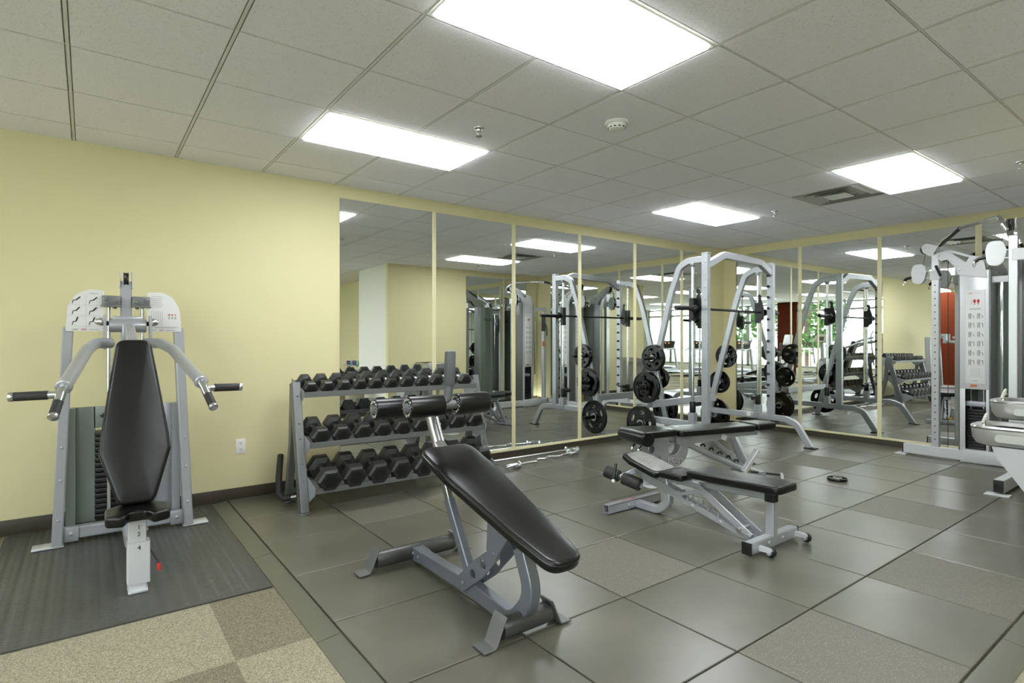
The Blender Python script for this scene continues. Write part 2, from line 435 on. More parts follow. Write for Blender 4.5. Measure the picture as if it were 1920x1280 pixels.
# window wall (X = XW): sill, head, piers, frames, panes
def win_wall():
    x = XW - 0.06
    seg = [(-8.4, -6.7, 'w'), (-0.75, -0.1, 'r'), (4.3, 6.3, 'r')]
    k = 0
    for y0, y1, c in seg:
        k += 1
        struct(MB().box((x, (y0 + y1) / 2, 1.34), (0.22, y1 - y0, 2.72)), 'wall_pier', M['red'] if c == 'r' else M['pale'], smooth=False)
    n = 0
    for y0, y1, bays in [(-6.7, -0.75, 5), (-0.1, 4.3, 4)]:
        struct(MB().box((x, (y0 + y1) / 2, 0.17), (0.16, y1 - y0 - 0.002, 0.34)), 'wall_left', M['pale'], smooth=False)
        bw = (y1 - y0) / bays
        for b in range(bays):
            n += 1
            a, c = y0 + b * bw, y0 + (b + 1) * bw
            fr = MB()
            for yy in (a + 0.03, c - 0.03): fr.box((x, yy, 1.48), (0.10, 0.055, 2.28), ch=0.004)
            for zz, h in ((0.37, 0.06), (2.34, 0.07), (2.60, 0.05)): fr.box((x, (a + c) / 2, zz), (0.10, bw - 0.005, h), ch=0.004)
            o = struct(fr, 'window_%d' % n, M['alum'])
            pn = MB().add([(x, a + .05, .39), (x, c - .05, .39), (x, c - .05, 2.31), (x, a + .05, 2.31)], [(0, 1, 2, 3)])
            pn.add([(x, a + .05, 2.37), (x, c - .05, 2.37), (x, c - .05, 2.58), (x, a + .05, 2.58)], [(0, 1, 2, 3)])
            pn.build('pane', M['glass'], o, smooth=False)
win_wall()
# baseboards
def bb(name, c, d): struct(MB().box(c, d, ch=0.003), name, M['base'])
bb('baseboard_back', ((-1.72 + 1.78) / 2, YB - 0.006, 0.052), (3.5, 0.011, 0.104))
bb('baseboard_back', ((1.78 + XR) / 2, YB - 0.006, 0.045), (XR - 1.79, 0.011, 0.075))
bb('baseboard_right', (XR - 0.006, (YB + YS) / 2, 0.045), (0.011, YB - YS - 0.03, 0.075))
bb('baseboard_front', ((XE + XR) / 2, YS + 0.006, 0.052), (XR - XE - 0.03, 0.011, 0.10))
bb('baseboard_end', (XE - 0.006, -0.17, 0.052), (0.011, 1.3, 0.104))
# mirrors and trims
MZ0, MZ1 = 0.110, 2.547
bx = [(1.791, 2.718), (2.760, 3.698), (3.746, 4.685), (4.737, 5.671), (5.723, 6.652), (6.712, 7.36)]
ordn = ['leftmost', 'second from the left', 'third from the left', 'fourth from the left', 'fifth from the left', 'narrow, next to the corner']
def mirror(c, U, wd, lab, grp):
    c = Vector(c); N = Vector(U).cross(Z)
    mb = MB(); mb.add([c - U * wd / 2 + Z * MZ0, c + U * wd / 2 + Z * MZ0, c + U * wd / 2 + Z * MZ1, c - U * wd / 2 + Z * MZ1], [(0, 1, 2, 3)])
    b = 0.006
    back = c - N * 0.004
    mb2 = MB()
    t = thing('wall_mirror', lab, 'mirror', tuple(c + Z * MZ0), group=grp)
    mb.build('mirror_glass', M['mirror'], t, smooth=False)
    ed = MB(); ed.box(tuple(c - N * 0.0027 + Z * (MZ0 + MZ1) / 2), (abs(U.x) * wd + abs(N.x) * 0.004, abs(U.y) * wd + abs(N.y) * 0.004, MZ1 - MZ0))
    ed.build('backing', M['graphite'], t, smooth=False)
    for f in (-0.34, 0.30):
        cl = MB(); cl.box(tuple(c + U * wd * f + Z * (MZ1 - 0.004) + N * 0.002), (abs(U.x) * .022 + .005, abs(U.y) * .022 + .005, 0.010), ch=0.001)
        cl.build('clip', M['steel'], t)
for (a, b), o in zip(bx, ordn):
    mirror(((a + b) / 2, YB - 0.007, 0), X, b - a, 'tall wall mirror on the back wall, %s' % o, 'mirror panels on the back wall')
ry = [(4.742, 3.818), (3.768, 2.856), (2.806, 1.903), (1.843, 0.93)]
ordr = ['first from the corner', 'second from the corner', 'third from the corner, behind the cable machine', 'fourth, at the right edge behind the cable machine']
for (a, b), o in zip(ry, ordr):
    mirror((XR - 0.007, (a + b) / 2, 0), -Y, a - b, 'tall wall mirror on the right wall, %s' % o, 'mirror panels on the right wall')
for (a, b), o in zip([(5.90, 6.78), (6.83, 7.66)], ['nearer its free end', 'in the corner']):
    mirror(((a + b) / 2, YS + 0.007, 0), -X, b - a, 'wall mirror beside the drinking fountains, %s' % o, 'mirror panels beside the fountains')
tr = MB()
for k in range(5): tr.box(((bx[k][1] + bx[k + 1][0]) / 2, YB - 0.007, (MZ0 + MZ1) / 2), (bx[k + 1][0] - bx[k][1] - 0.001, 0.012, MZ1 - MZ0), ch=0.003)
struct(tr, 'trim_1', M['trim'])
tr = MB()
for k in range(3): tr.box((XR - 0.007, (ry[k][1] + ry[k + 1][0]) / 2, (MZ0 + MZ1) / 2), (0.012, ry[k][1] - ry[k + 1][0] - 0.001, MZ1 - MZ0), ch=0.003)
struct(tr, 'trim_2', M['trim'])
struct(MB().box(((1.785 + XR - .03) / 2, YB - 0.0145, 0.096), (XR - .03 - 1.785, 0.027, 0.024), ch=0.004), 'trim_3', M['trim'])
struct(MB().box((XR - 0.0145, (YB + 0.9) / 2, 0.096), (0.027, YB - 0.9, 0.024), ch=0.004), 'trim_4', M['trim'])

# ------------------------------------------------------------------ ceiling lights, vent, detector, sprinklers
names = {(2, -2): 'large fluorescent ceiling panel overhead, nearest the camera', (2, 1): 'fluorescent ceiling panel above the leftmost wall mirrors',
         (8, 1): 'fluorescent ceiling panel above the weight bar machine', (8, -2): 'fluorescent ceiling panel beside the air vent, toward the cable machine'}
rown = {1: 'in line with the back wall mirrors', -2: 'in the second row from the mirror wall', -5: 'in the third row from the mirror wall', -8: 'in the fourth row, far behind the benches', -11: 'in the last row, seen only in the mirrors'}
coln = {-4: 'nearest the windows', 2: 'in the middle column', 8: 'nearest the fountain wall'}
def make_light(i0, j0):
    cx, cy = GX + (i0 + 1) * T, GY + (j0 + 0.5) * T
    lab = names.get((i0, j0), 'fluorescent ceiling panel %s, %s' % (coln[i0], rown[j0]))
    t = thing('ceiling_light', lab, 'ceiling light', (cx, cy, ZC), group='fluorescent panels in the ceiling grid')
    hw, hh = T - 0.012, T / 2 - 0.010
    f = MB(); fw = 0.022
    for s_ in (-1, 1):
        f.box((cx, cy + s_ * (hh - fw / 2), ZC + 0.001), (2 * hw, fw, 0.014), ch=0.003)
        f.box((cx + s_ * (hw - fw / 2), cy, ZC + 0.001), (fw, 2 * hh - 2 * fw, 0.014), ch=0.003)
    f.build('frame', M['lampframe'], t)
    MB().box((cx, cy, ZC - 0.006), (2 * (hw - fw) - .002, 2 * (hh - fw) - .002, 0.026), ch=0.006).build('diffuser', M['diffuser'], t)  # drop below the frame is added so its glowing sides light the ceiling
for c in LC: make_light(*c)
def make_vent(i0, j0, lab):
    cx, cy = GX + (i0 + .5) * T, GY + (j0 + .5) * T
    t = thing('ceiling_vent', lab, 'air vent', (cx, cy, ZC))
    MB().box((cx, cy, ZC + 0.055), (T - .02, T - .02, 0.004)).build('backing', M['steel'], t, smooth=False)
    for k, (h, z) in enumerate(((0.29, 0.0), (0.225, -0.006), (0.16, -0.010), (0.10, -0.014))):
        m = MB(); n = 0.052
        for a in range(4):
            ang = a * PI / 2; c, s_ = math.cos(ang), math.sin(ang)
            def q(u, v, zz): return (cx + u * c - v * s_, cy + u * s_ + v * c, zz)
            if k < 3: m.add([q(-h, -h, ZC + z), q(h, -h, ZC + z), q(h - n, -h + n, ZC + z + 0.030), q(-h + n, -h + n, ZC + z + 0.030)], [(0, 1, 2, 3)])
        if k == 3: m.box((cx, cy, ZC + z + .004), (2 * h, 2 * h, 0.004), ch=0.001)
        m.build('louver', M['steel'] if k < 3 else M['lampframe'], t)
make_vent(9, -1, 'square louvered air vent in the ceiling between the two right-hand light panels')
make_vent(-3, 0, 'square louvered air vent in the ceiling near the window side')
t = thing('smoke_detector', 'round white smoke detector on the ceiling', 'smoke detector', (2.68, 2.47, ZC))
MB().lathe([(0.075, 0.0), (0.077, -0.012), (0.070, -0.018)], (2.68, 2.47, ZC), (0, 0, 1)).build('base', M['white'], t)
MB().lathe([(0.062, -0.016), (0.060, -0.030), (0.050, -0.044), (0.030, -0.050), (0.0, -0.050)], (2.68, 2.47, ZC), (0, 0, 1)).build('cap', M['white'], t)
g = MB()
for k in range(12): a = k * PI / 6; g.box((2.68 + 0.052 * math.cos(a), 2.47 + 0.052 * math.sin(a), ZC - 0.037), (0.008, 0.014, 0.007), rot=(0, 0, a))
g.build('grille', M['blk'], t)
def sprinkler(x, y, lab):
    t = thing('sprinkler_head', lab, 'fire sprinkler', (x, y, ZC), group='sprinkler heads in the ceiling')
    MB().lathe([(0.034, 0.0), (0.033, -0.005), (0.014, -0.009), (0.011, -0.022)], (x, y, ZC), (0, 0, 1), 20).build('escutcheon', M['steel'], t)
    f = MB(); f.tube([(x - .010, y, ZC - .02), (x - .014, y, ZC - .034), (x, y, ZC - .052)], 0.0028, 8, 0.006); f.tube([(x + .010, y, ZC - .02), (x + .014, y, ZC - .034), (x, y, ZC - .052)], 0.0028, 8, 0.006)
    f.build('frame_arm', M['steel'], t)
    MB().lathe([(0.0, -0.052), (0.021, -0.053), (0.021, -0.056), (0.0, -0.056)], (x, y, ZC), (0, 0, 1), 16).build('deflector', M['steel'], t)
sprinkler(2.034, 3.073, 'pendant sprinkler head beside the long panel light left of centre')
sprinkler(5.864, 3.150, 'pendant sprinkler head between the two right-hand ceiling lights')
sprinkler(5.764, 1.139, 'pendant sprinkler head at the right edge of the ceiling')
# outlet
t = thing('wall_outlet', 'white duplex power outlet low on the yellow wall', 'power outlet', (0.981, YB, 0.37))
MB().box((0.981, YB - 0.003, 0.432), (0.072, 0.006, 0.116), ch=0.002).build('cover_plate', M['white'], t)
o_ = MB(); s_ = MB()
for dz in (-0.024, 0.024):
    o_.prism(circ(0.0165, 20), 0.003, (0.981, YB - 0.0070, 0.432 + dz), X, Z)
    for dx in (-0.006, 0.006): s_.box((0.981 + dx, YB - 0.0088, 0.436 + dz), (0.003, 0.001, 0.010))
    s_.box((0.981, YB - 0.0088, 0.4245 + dz), (0.005, 0.001, 0.005))
o_.build('receptacle', M['white'], t); s_.build('slots', M['ink'], t)

# ------------------------------------------------------------------ ribbed mat
mx0, mx1, my0, my1, mh = -0.43, 0.764, 3.085, YB - 0.016, 0.010
mb = MB(); mb.box(((mx0 + mx1) / 2, (my0 + my1) / 2, mh / 2), (mx1 - mx0, my1 - my0, mh), ch=0.002)
t = thing('exercise_mat', 'dark ribbed rubber mat under the chest press machine', 'mat', ((mx0 + mx1) / 2, (my0 + my1) / 2, 0))
mb.build('mat_sheet', M['matr'], t)
rb = MB(); px_, py_ = 0.0345, 0.026
ni, nj = int((mx1 - mx0 - .03) / px_), int((my1 - my0 - .03) / py_)
for i in range(ni):
    for j in range(nj):
        cx, cy = mx0 + .022 + i * px_, my0 + .022 + j * py_
        a = R(25) if i % 2 else R(-25); l_, w_ = 0.0170, 0.0050
        ca, sa = math.cos(a), math.sin(a)
        def q(u, v, z): return (cx + u * ca - v * sa, cy + u * sa + v * ca, z)
        rb.add([q(-l_, 0, mh), q(0, -w_, mh), q(l_, 0, mh), q(0, w_, mh), q(0, 0, mh + .0030)], [(0, 1, 4), (1, 2, 4), (2, 3, 4), (3, 0, 4)])
rb.build('tread_pattern', M['matr'], t, smooth=False)
#EQUIP
# ================================================================== CHEST PRESS
mf = 0.0132   # top of the ribs of the mat
cx = 0.20
t = thing('chest_press_machine', 'silver chest press machine with tall black back pad on the ribbed mat', 'exercise machine', (cx, 4.0, mf))
for s_ in (-1, 1):
    u = MB(); u.beam([(cx + s_ * .352, 4.47, mf + .008), (cx + s_ * .300, 4.525, 1.36)], 0.055, 0.105, b=(1, 0, 0), ch=0.006)
    for z in (.42, .62, .18): bolt(u, (cx + s_ * (.352 - .052 * z / 1.35), 4.47 - .0525 + .055 * z / 1.35 - .002, z), (0, -1, 0), .010)
    u.build('upright', M['silver'], t)
    MB().box((cx + s_ * .395, 4.475, mf + .005), (.155, .11, .010), ch=.003).build('foot_plate', M['silver2'], t)
c = MB(); c.beam([(cx - .33, 4.50, .075), (cx + .33, 4.50, .075)], .07, .075, b=(0, 1, 0))
for s_ in (-1, 1): c.box((cx + s_ * .285, 4.458, .075), (.075, .010, .090), ch=.002); bolt(c, (cx + s_ * .285, 4.452, .078), (0, -1, 0), .012)
c.build('cross_beam', M['silver'], t)
MB().beam([(cx, 4.48, .12), (cx, 3.95, .12), (cx, 3.62, .20), (cx, 3.50, .24)], .06, .07, r=.08).build('seat_beam', M['silver'], t)
p = MB(); p.beam([(cx + .005, 3.44, .055), (cx + .005, 3.44, .262)], .098, .075, b=(1, 0, 0), ch=.005)
p.build('seat_sleeve', M['silver2'], t)
p = MB(); p.beam([(cx + .002, 3.445, mf), (cx + .002, 3.445, .06)], .072, .07, ch=.004); p.box((cx + .002, 3.44, mf + .006), (.085, .10, .012), ch=.002)
p.build('post_foot', M['silver2'], t)
p = MB(); p.beam([(cx, 3.447, .26), (cx, 3.45, .385)], .078, .055, ch=.004); bolt(p, (cx + .04, 3.44, .315), (1, 0, 0), .009)
p.build('seat_post', M['silver2'], t)
for ch_, z, yy in (('1', .335, 3.4175), ('2', .300, 3.4175), ('4', .236, 3.4005)):
    n_ = MB(); n_.text(ch_, .030, (cx + .006, yy, z), X, Z); n_.build('numeral', M['ink'], t)
p = MB(); p.tube([(cx + .055, 3.44, .21), (cx + .075, 3.43, .17), (cx + .092, 3.42, .135)], .004, 8, .02); p.build('lever', M['blk'], t)
MB().cyl((cx + .092, 3.42, .135), (cx + .094, 3.418, .098), .009, 12, .002).build('lever_tip', M['redink'], t)
# seat and back pad
q = MB(); q.cushion([(-.135, -.03), (-.135, .11), (-.06, .17), (.06, .17), (.135, .11), (.135, -.03), (.06, -.055), (.035, .01), (-.035, .01), (-.06, -.055)], .055, (cx, 3.365, .375), X, Y + Z * .06, .014, .004, .022)
q.build('seat', M['vinyl'], t)
bv = Vector((0, .243, .83)).normalized(); bo = Vector((cx, 3.452, .432))
q = MB(); pts = q.cushion([(-.078, 0), (-.158, .27), (-.150, .36), (-.078, .872), (.078, .872), (.150, .36), (.158, .27), (.078, 0)], .06, bo + Y * .05, X, bv, .018, .008, .05)
q.build('back_pad', M['vinyl'], t)
MB().beam([(cx, 3.56, .45), (cx, 3.80, 1.27), (cx, 4.15, 1.36)], .05, .05, r=.06).build('pad_bracket', M['silver'], t)
# mast, brackets, rods
m_ = MB(); m_.beam([(cx, 4.50, .10), (cx, 4.50, 1.665)], .062, .062, ch=.005); m_.build('mast', M['silver'], t)
for s_ in (-1, 1): MB().box((cx + s_ * .034, 4.49, 1.675), (.006, .06, .11), ch=.001).build('pulley_bracket', M['silver2'], t)
MB().lathe([(.022, -.013), (.045, -.013), (.040, 0), (.045, .013), (.022, .013)], (cx, 4.49, 1.68), (1, 0, 0), 28).build('pulley_wheel', M['blk'], t)
for s_ in (-1, 1):
    g = MB(); g.box((cx + s_ * .080, 4.462, 1.535), (.098, .050, .062), ch=.003); g.box((cx + s_ * .080, 4.462, 1.500), (.112, .06, .010), ch=.002)
    bolt(g, (cx + s_ * .105, 4.437, 1.54), (0, -1, 0), .010); bolt(g, (cx + s_ * .052, 4.437, 1.525), (0, -1, 0), .007); bolt(g, (cx + s_ * .06, 4.46, 1.494), (0, 0, -1), .012, .012)
    g.build('rod_bracket', M['graphite'], t)
    MB().cyl((cx + s_ * .092, 4.50, .10), (cx + s_ * .092, 4.50, 1.50), .011, 14).build('guide_rod', M['chrome'], t)
# pivot housing
q = MB(); q.cyl((cx - .098, 4.30, 1.372), (cx + .098, 4.30, 1.372), .042, 26, .004); q.box((cx, 4.33, 1.415), (.16, .10, .03), ch=.005); q.box((cx, 4.275, 1.33), (.062, .05, .10), ch=.006)
q.build('pivot_housing', M['silver'], t)
MB().cyl((cx - .130, 4.30, 1.385), (cx + .130, 4.30, 1.385), .014, 14).build('pivot_shaft', M['blk'], t)
for s_ in (-1, 1):
    MB().lathe([(.026, 0), (.026, .012), (.016, .034), (.007, .040), (0, .040)], (cx + s_ * .128, 4.30, 1.395), (s_, 0, 0), 20).build('end_cap', M['chrome'], t)
    a = thing_arm = MB()
    a.prism([(-.035, .04), (.03, .04), (.035, 0), (.02, -.10), (.03, -.16), (-.035, -.17), (-.04, -.05)], .014, (cx + s_ * .118, 4.27, 1.395), Y, Z)
    a.tube([(cx + s_ * .09, 4.235, 1.262), (cx + s_ * .165, 4.15, 1.262), (cx + s_ * .205, 3.92, 1.225), (cx + s_ * .294, 3.467, 1.052)], .031, 18, .09)
    a.lathe([(.031, 0), (.036, .004), (.036, .014), (.031, .018)], (cx + s_ * .291, 3.483, 1.058), (s_ * .18, -.93, -.35), 22)
    arm = a.build('press_arm', M['silver'], t)
    J = Vector((cx + s_ * .294, 3.467, 1.052)); G1 = Vector((cx + s_ * .328, 3.31, .926)); G2 = Vector((cx + s_ * .492, 3.464, 1.018)); Kn = Vector((cx + s_ * .303, 3.43, 1.022))
    k = MB(); k.tube([J + Vector((-s_ * .005, .02, .008)), Kn, Kn + (G1 - Kn) * .35], .0215, 16, .02); k.tube([Kn, Kn + (G2 - Kn) * .3], .018, 14)
    k.build('handle_stem', M['chrome'], t)
    for G, a0 in ((G1, .30), (G2, .24)):
        d = (G - Kn); g = MB(); g.cyl(Kn + d * a0, Kn + d * .90, .021, 18, .003); gg = g.build('hand_grip', M['foam'], t)
        g = MB(); g.cyl(Kn + d * .895, Kn + d * 1.0, .0225, 18, .003); g.build('grip_cap', M['chrome'], gg)
# placards
for s_ in (-1, 1):
    o0 = Vector((cx + s_ * .115, 4.462, 1.337))
    W, H = .198, .255
    outl = fillet([Vector((0, 0, 0)), Vector((W, 0, 0)), Vector((W - .012, H * .62, 0)), Vector((W * .72, H * .93, 0)), Vector((W * .40, H + .01, 0)), Vector((0, H + .005, 0))], [0, .012, .10, .10, .08, 0], 6, True)
    b = MB(); b.prism([(p.x * s_, p.y) for p in outl], .004, o0, X, Z); pl = b.build('placard', M['card'], t)
    i_ = MB(); gI = MB(); rI = MB(); f = o0 + Vector((0, -.0032, 0))
    def at_(u, v): return f + Vector((s_ * u, 0, v))
    if s_ < 0:
        for r_ in range(3):
            for c_ in range(2):
                C = at_(.145 - .085 * c_, .195 - .067 * r_)
                ang = (.75, .9, 1.25)[r_]
                i_.beam([C, C + Vector((math.cos(ang) * .030, 0, math.sin(ang) * .030))], .002, .0075, b=(0, 1, 0), ch=.0005)
                i_.beam([C, C + Vector((-.014, 0, -.001))], .002, .005, b=(0, 1, 0), ch=.0005); i_.beam([C + Vector((-.014, 0, 0)), C + Vector((-.018, 0, -.022))], .002, .004, b=(0, 1, 0), ch=.0005)
            gI.box(at_(.095, .165 - .067 * r_), (.17, .001, .001))
        gI.box(at_(.055, .24), (.045, .001, .004)); gI.box(at_(.095, .125), (.001, .001, .20))
    else:
        for k in range(6): gI.box(at_(.055, .235 - k * .014), (.06 + .012 * math.sin(k * 2), .001, .0028))
        for k in range(6): gI.box(at_(.025 + k * .012, .09), (.0022, .001, .10))
        for k, m3 in enumerate((0, 1, 2)): rI.prism(ell(.008 - .002 * k, .0045, (0, 0), .0), .001, at_(.125 + .018 * k, .115), X, Z); gI.box(at_(.125 + .018 * k, .095), (.009, .001, .018))
        gI.box(at_(.1, .032), (.16, .001, .003)); gI.box(at_(.1, .026), (.12, .001, .003))
    i_.text('HOIST', .011, at_(.150 if s_ < 0 else .035, .011), X, Z, .001, shear=.2)
    rI.text('HD', .018, at_(.108 if s_ < 0 else .078, .011), X, Z, .001, shear=.4)
    gI.box(at_(.055 if s_ < 0 else .13, .011), (.05, .001, .004))
    i_.build('pictograms', M['ink'], pl, smooth=False); gI.build('fine_print', M['greyink'], pl, smooth=False); rI.build('red_logo', M['redink'], pl, smooth=False)
# weight stack housing
for s_ in (-1, 1):
    b = MB(); b.beam([(cx + s_ * .29, 4.60, .10), (cx + s_ * .29, 4.60, .845)], .05, .10, ch=.003)
    b.box((cx + s_ * .215, 4.625, .47), (.11, .012, .75), ch=.002); b.build('stack_shroud', M['shroud'] if s_ < 0 else M['silver'], t)
b = MB(); b.box((cx, 4.625, .775), (.34, .012, .14), ch=.002); b.build('stack_hood', M['shroud'], t)
for k in range(17): MB().box((cx, 4.66, .12 + k * .034), (.33, .09, .028), ch=.002).build('weight_block', M['blk'], t)
L_ = MB(); L_.prism([(-.072, 0), (0, .052), (.072, 0), (0, -.052)], .003, (cx - .068, 4.6165, .782), X, Z); L_.build('logo_diamond', M['ink'], t, smooth=False)
L_ = MB(); L_.text('H', .075, (cx - .066, 4.6145, .782), X, Z, .002, shear=.45); L_.build('logo_letter', M['card'], t, smooth=False)

# ================================================================== DUMBBELL RACK
RX0, RX1 = 1.262, 2.880
t = thing('dumbbell_rack', 'three-tier grey steel dumbbell rack in front of the wall mirrors', 'dumbbell rack', ((RX0 + RX1) / 2, 4.30, ZR))
shelves = [(4.34, .870), (4.20, .508), (4.07, .200)]
tilt = R(15); SD = .30
for s_, x in ((-1, RX0), (1, RX1)):
    b = MB(); b.beam([(x, 4.22, ZR + .006), (x, 4.445, .955)], .060, .085, ch=.004)
    for z in (.25, .37, .55, .66, .86): bolt(b, (x, 4.22 + .225 * z / .94 - .045, z), (0, -1, -.2), .009)
    b.build('post', M['graphite'], t)
    b = MB(); b.beam([(x, 4.62, ZR + .006), (x, 4.50, .50), (x, 4.47, .92)], .050, .06, ch=.004, r=.1); b.build('rear_post', M['graphite'], t)
    b = MB(); b.cyl((x, 4.21, ZR), (x, 4.21, ZR + .010), .048, 24, .002); b.build('foot_disc', M['graphite'], t)
    b = MB(); b.cyl((x, 4.62, ZR), (x, 4.62, ZR + .010), .048, 24, .002); b.build('foot_disc', M['graphite'], t)
for (y, z) in shelves:
    sh = MB(); d = Vector((0, math.cos(tilt), math.sin(tilt))); nrm = Vector((0, -math.sin(tilt), math.cos(tilt)))
    a0 = Vector((RX0 + .032, y, z)); a1 = Vector((RX1 - .032, y, z))
    for f_, h in ((0, .040), (1, .034)):
        off = d * (SD * f_)
        sh.beam([a0 + off, a1 + off], .006, h, b=(0, 1, 0)); sh.beam([a0 + off + nrm * (-h / 2) + d * (.02 if f_ == 0 else -.02), a1 + off + nrm * (-h / 2) + d * (.02 if f_ == 0 else -.02)], .004, .045, b=nrm)
    sh.beam([a0 + d * SD * .5 - nrm * .022, a1 + d * SD * .5 - nrm * .022], SD * .96, .004, b=d, ch=.001)
    shf = sh.build('shelf', M['graphite'], t)
    for x in (RX0 + .031, RX1 - .031):
        b = MB(); b.prism([(-.01, .03), (SD + .01, .03), (SD + .01, -.03), (SD * .55, -.14), (SD * .35, -.14), (-.01, -.03)], .004, (x, y, z), d, nrm)
        b.build('shelf_bracket', M['silver'], shf)
MB().beam([(RX0, 4.60, .10), (RX1, 4.60, .10)], .04, .04, b=(0, 1, 0)).build('rear_brace', M['graphite'], t)
# dumbbells: one of each size is built, the rest copied
def make_dumbbell(Rd, hl, label, grp, local_len=.115):
    t = thing('hex_dumbbell', label, 'dumbbell', (0, 0, 0), group=grp, local=True)
    for s_ in (-1, 1):
        m = MB(); y0 = s_ * local_len / 2; ap = Rd * math.cos(PI / 6)
        prof = [(Rd * .55, 0), (Rd * .97, .012 * Rd / .06), (Rd, .022 * Rd / .06), (Rd, hl - .020 * Rd / .06), (Rd * .96, hl - .010 * Rd / .06), (Rd * .80, hl)]
        m.lathe(prof, (0, y0, 0), (0, s_, 0), 6)
        m.map(lambda v: Matrix.Rotation(R(30), 3, 'Y') @ v)
        hd = m.build('head', M['hex'], t, ang=20)
        f = MB(); f.lathe([(Rd * .55, 0), (Rd * .55, .002), (Rd * .50, .003)], (0, y0 + s_ * (hl - .0012), 0), (0, s_, 0), 6); f.map(lambda v: Matrix.Rotation(R(30), 3, 'Y') @ v)
        f.build('end_face', M['blk'], hd, smooth=False)
    m = MB(); L = local_len / 2 + .004
    m.lathe([(.0125, -L), (.0125, -L * .75), (.0165, -L * .35), (.0175, 0), (.0165, L * .35), (.0125, L * .75), (.0125, L)], (0, 0, 0), (0, 1, 0), 14)
    m.build('handle', M['steel'], t)
    return t
rng = random.Random(4)
def row(si, n, Rd0, Rd1, hl0, hl1, x0, x1, shelfname, first_from):
    y, z = shelves[si]; d = Vector((0, math.cos(tilt), math.sin(tilt))); nrm = Vector((0, -math.sin(tilt), math.cos(tilt)))
    ordi = ['first', 'second', 'third', 'fourth', 'fifth', 'sixth', 'seventh', 'eighth', 'ninth', 'tenth', 'eleventh', 'twelfth']
    grp = 'hex dumbbells on the %s shelf' % shelfname
    base = None
    xs_ = [];
    for k in range(n):
        f = k / (n - 1); Rd = Rd0 + (Rd1 - Rd0) * f; hl = hl0 + (hl1 - hl0) * f
        xs_.append((Rd, hl))
    tot = sum(2 * a for a, b in xs_); gap = ((x1 - x0) - tot) / (n - 1); cur = x0
    for k, (Rd, hl) in enumerate(xs_):
        lab = 'black hex dumbbell on the %s rack shelf, %s from the left' % (shelfname, ordi[k])
        if base is None: base = make_dumbbell(Rd, hl, lab, grp); R0, h0 = Rd, hl; o = base
        else: o = dup(base, label=lab)
        sc = Rd / R0
        ap = Rd * math.cos(PI / 6)
        c = Vector((cur + Rd, y, z)) + d * (SD * .5 + rng.uniform(-.006, .006)) + nrm * (ap - .018)
        o.location = c; o.scale = (sc, 1.0 + (sc - 1) * .6, sc); o.rotation_euler = (tilt, 0, rng.uniform(-.035, .035))
        cur += 2 * Rd + gap
row(0, 11, .058, .068, .062, .082, RX0 + .045, RX1 - .075, 'top', 0)
row(1, 9, .078, .086, .086, .100, RX0 + .045, RX1 - .05, 'middle', 0)
row(2, 8, .096, .098, .100, .108, RX0 + .045, RX1 - .045, 'bottom', 0)
# foam-covered hoop leaning at the left of the rack
m = MB(); m.tube([(1.235, 4.74, .36), (1.185, 4.60, .21), (1.175, 4.55, .10), (1.20, 4.53, .062), (1.25, 4.50, .075)], .024, 16, .05)
t = thing('foam_bar', 'black foam-covered bent bar on the floor at the left end of the rack', 'exercise bar', (1.20, 4.58, ZR))
m.build('foam_sleeve', M['foam'], t)
m = MB(); m.cyl((1.245, 4.503, .073), (1.285, 4.48, .082), .014, 12); m.build('bar_end', M['steel'], t)
# ================================================================== ABDOMINAL / DECLINE BENCH (centre)
cx = 1.50
t = thing('decline_bench', 'black-padded decline sit-up bench with three foam rollers, front and centre', 'bench', (cx, 2.4, ZR))
def foot(p0, p1, name='foot'):
    # thick floor pipe with bent steel end plates
    a, b_ = Vector(p0), Vector(p1)
    m = MB(); m.cyl(a, b_, .044, 26, .002); pip = m.build('floor_tube', M['pipe'], t)
    for e, s_ in ((a, -1), (b_, 1)):
        m = MB(); W = .088
        P = [(0, .062), (.012 * 1, .040), (.050, -.046), (.058, -.0520), (.112, -.0535)]
        pts = [e + Vector((s_ * (p[0] - .008), 0, p[1])) for p in P]
        m.beam(pts, W, .006, b=(0, 1, 0), ch=.001, r=.012, nf=3)
        m.map(lambda v: Vector((v.x, v.y - .0, v.z)))
        m.build('end_plate', M['graphite'], pip)
foot((cx - .245, 2.925, ZR + .062), (cx + .245, 2.925, ZR + .062))
foot((cx - .130, 1.915, ZR + .062), (cx + .130, 1.915, ZR + .062))
m = MB(); m.beam([(cx, 2.93, .074), (cx, 2.35, .080), (cx, 1.975, .055), (cx, 1.845, .20), (cx, 1.93, .385)], .055, .070, r=[0, .2, .10, .16, 0], ch=.004, nf=10)
m.build('main_rail', M['gunmetal'], t)
m = MB(); m.beam([(cx, 1.935, .085), (cx, 1.925, .045)], .085, .05); m.build('front_gusset', M['graphite'], t)
for s_ in (-1, 1):
    m = MB(); m.prism(fillet([Vector(p + (0,)) for p in [(-.05, .035), (.075, .030), (.075, -.030), (-.02, -.040)]], .02, 5, True), .006, (cx + s_ * .030, 2.87, .078), -Y, Z)
    bolt(m, (cx + s_ * .034, 2.885, .082), (s_, 0, 0), .011); bolt(m, (cx + s_ * .034, 2.825, .076), (s_, 0, 0), .011); m.build('rear_bracket', M['gunmetal'], t)
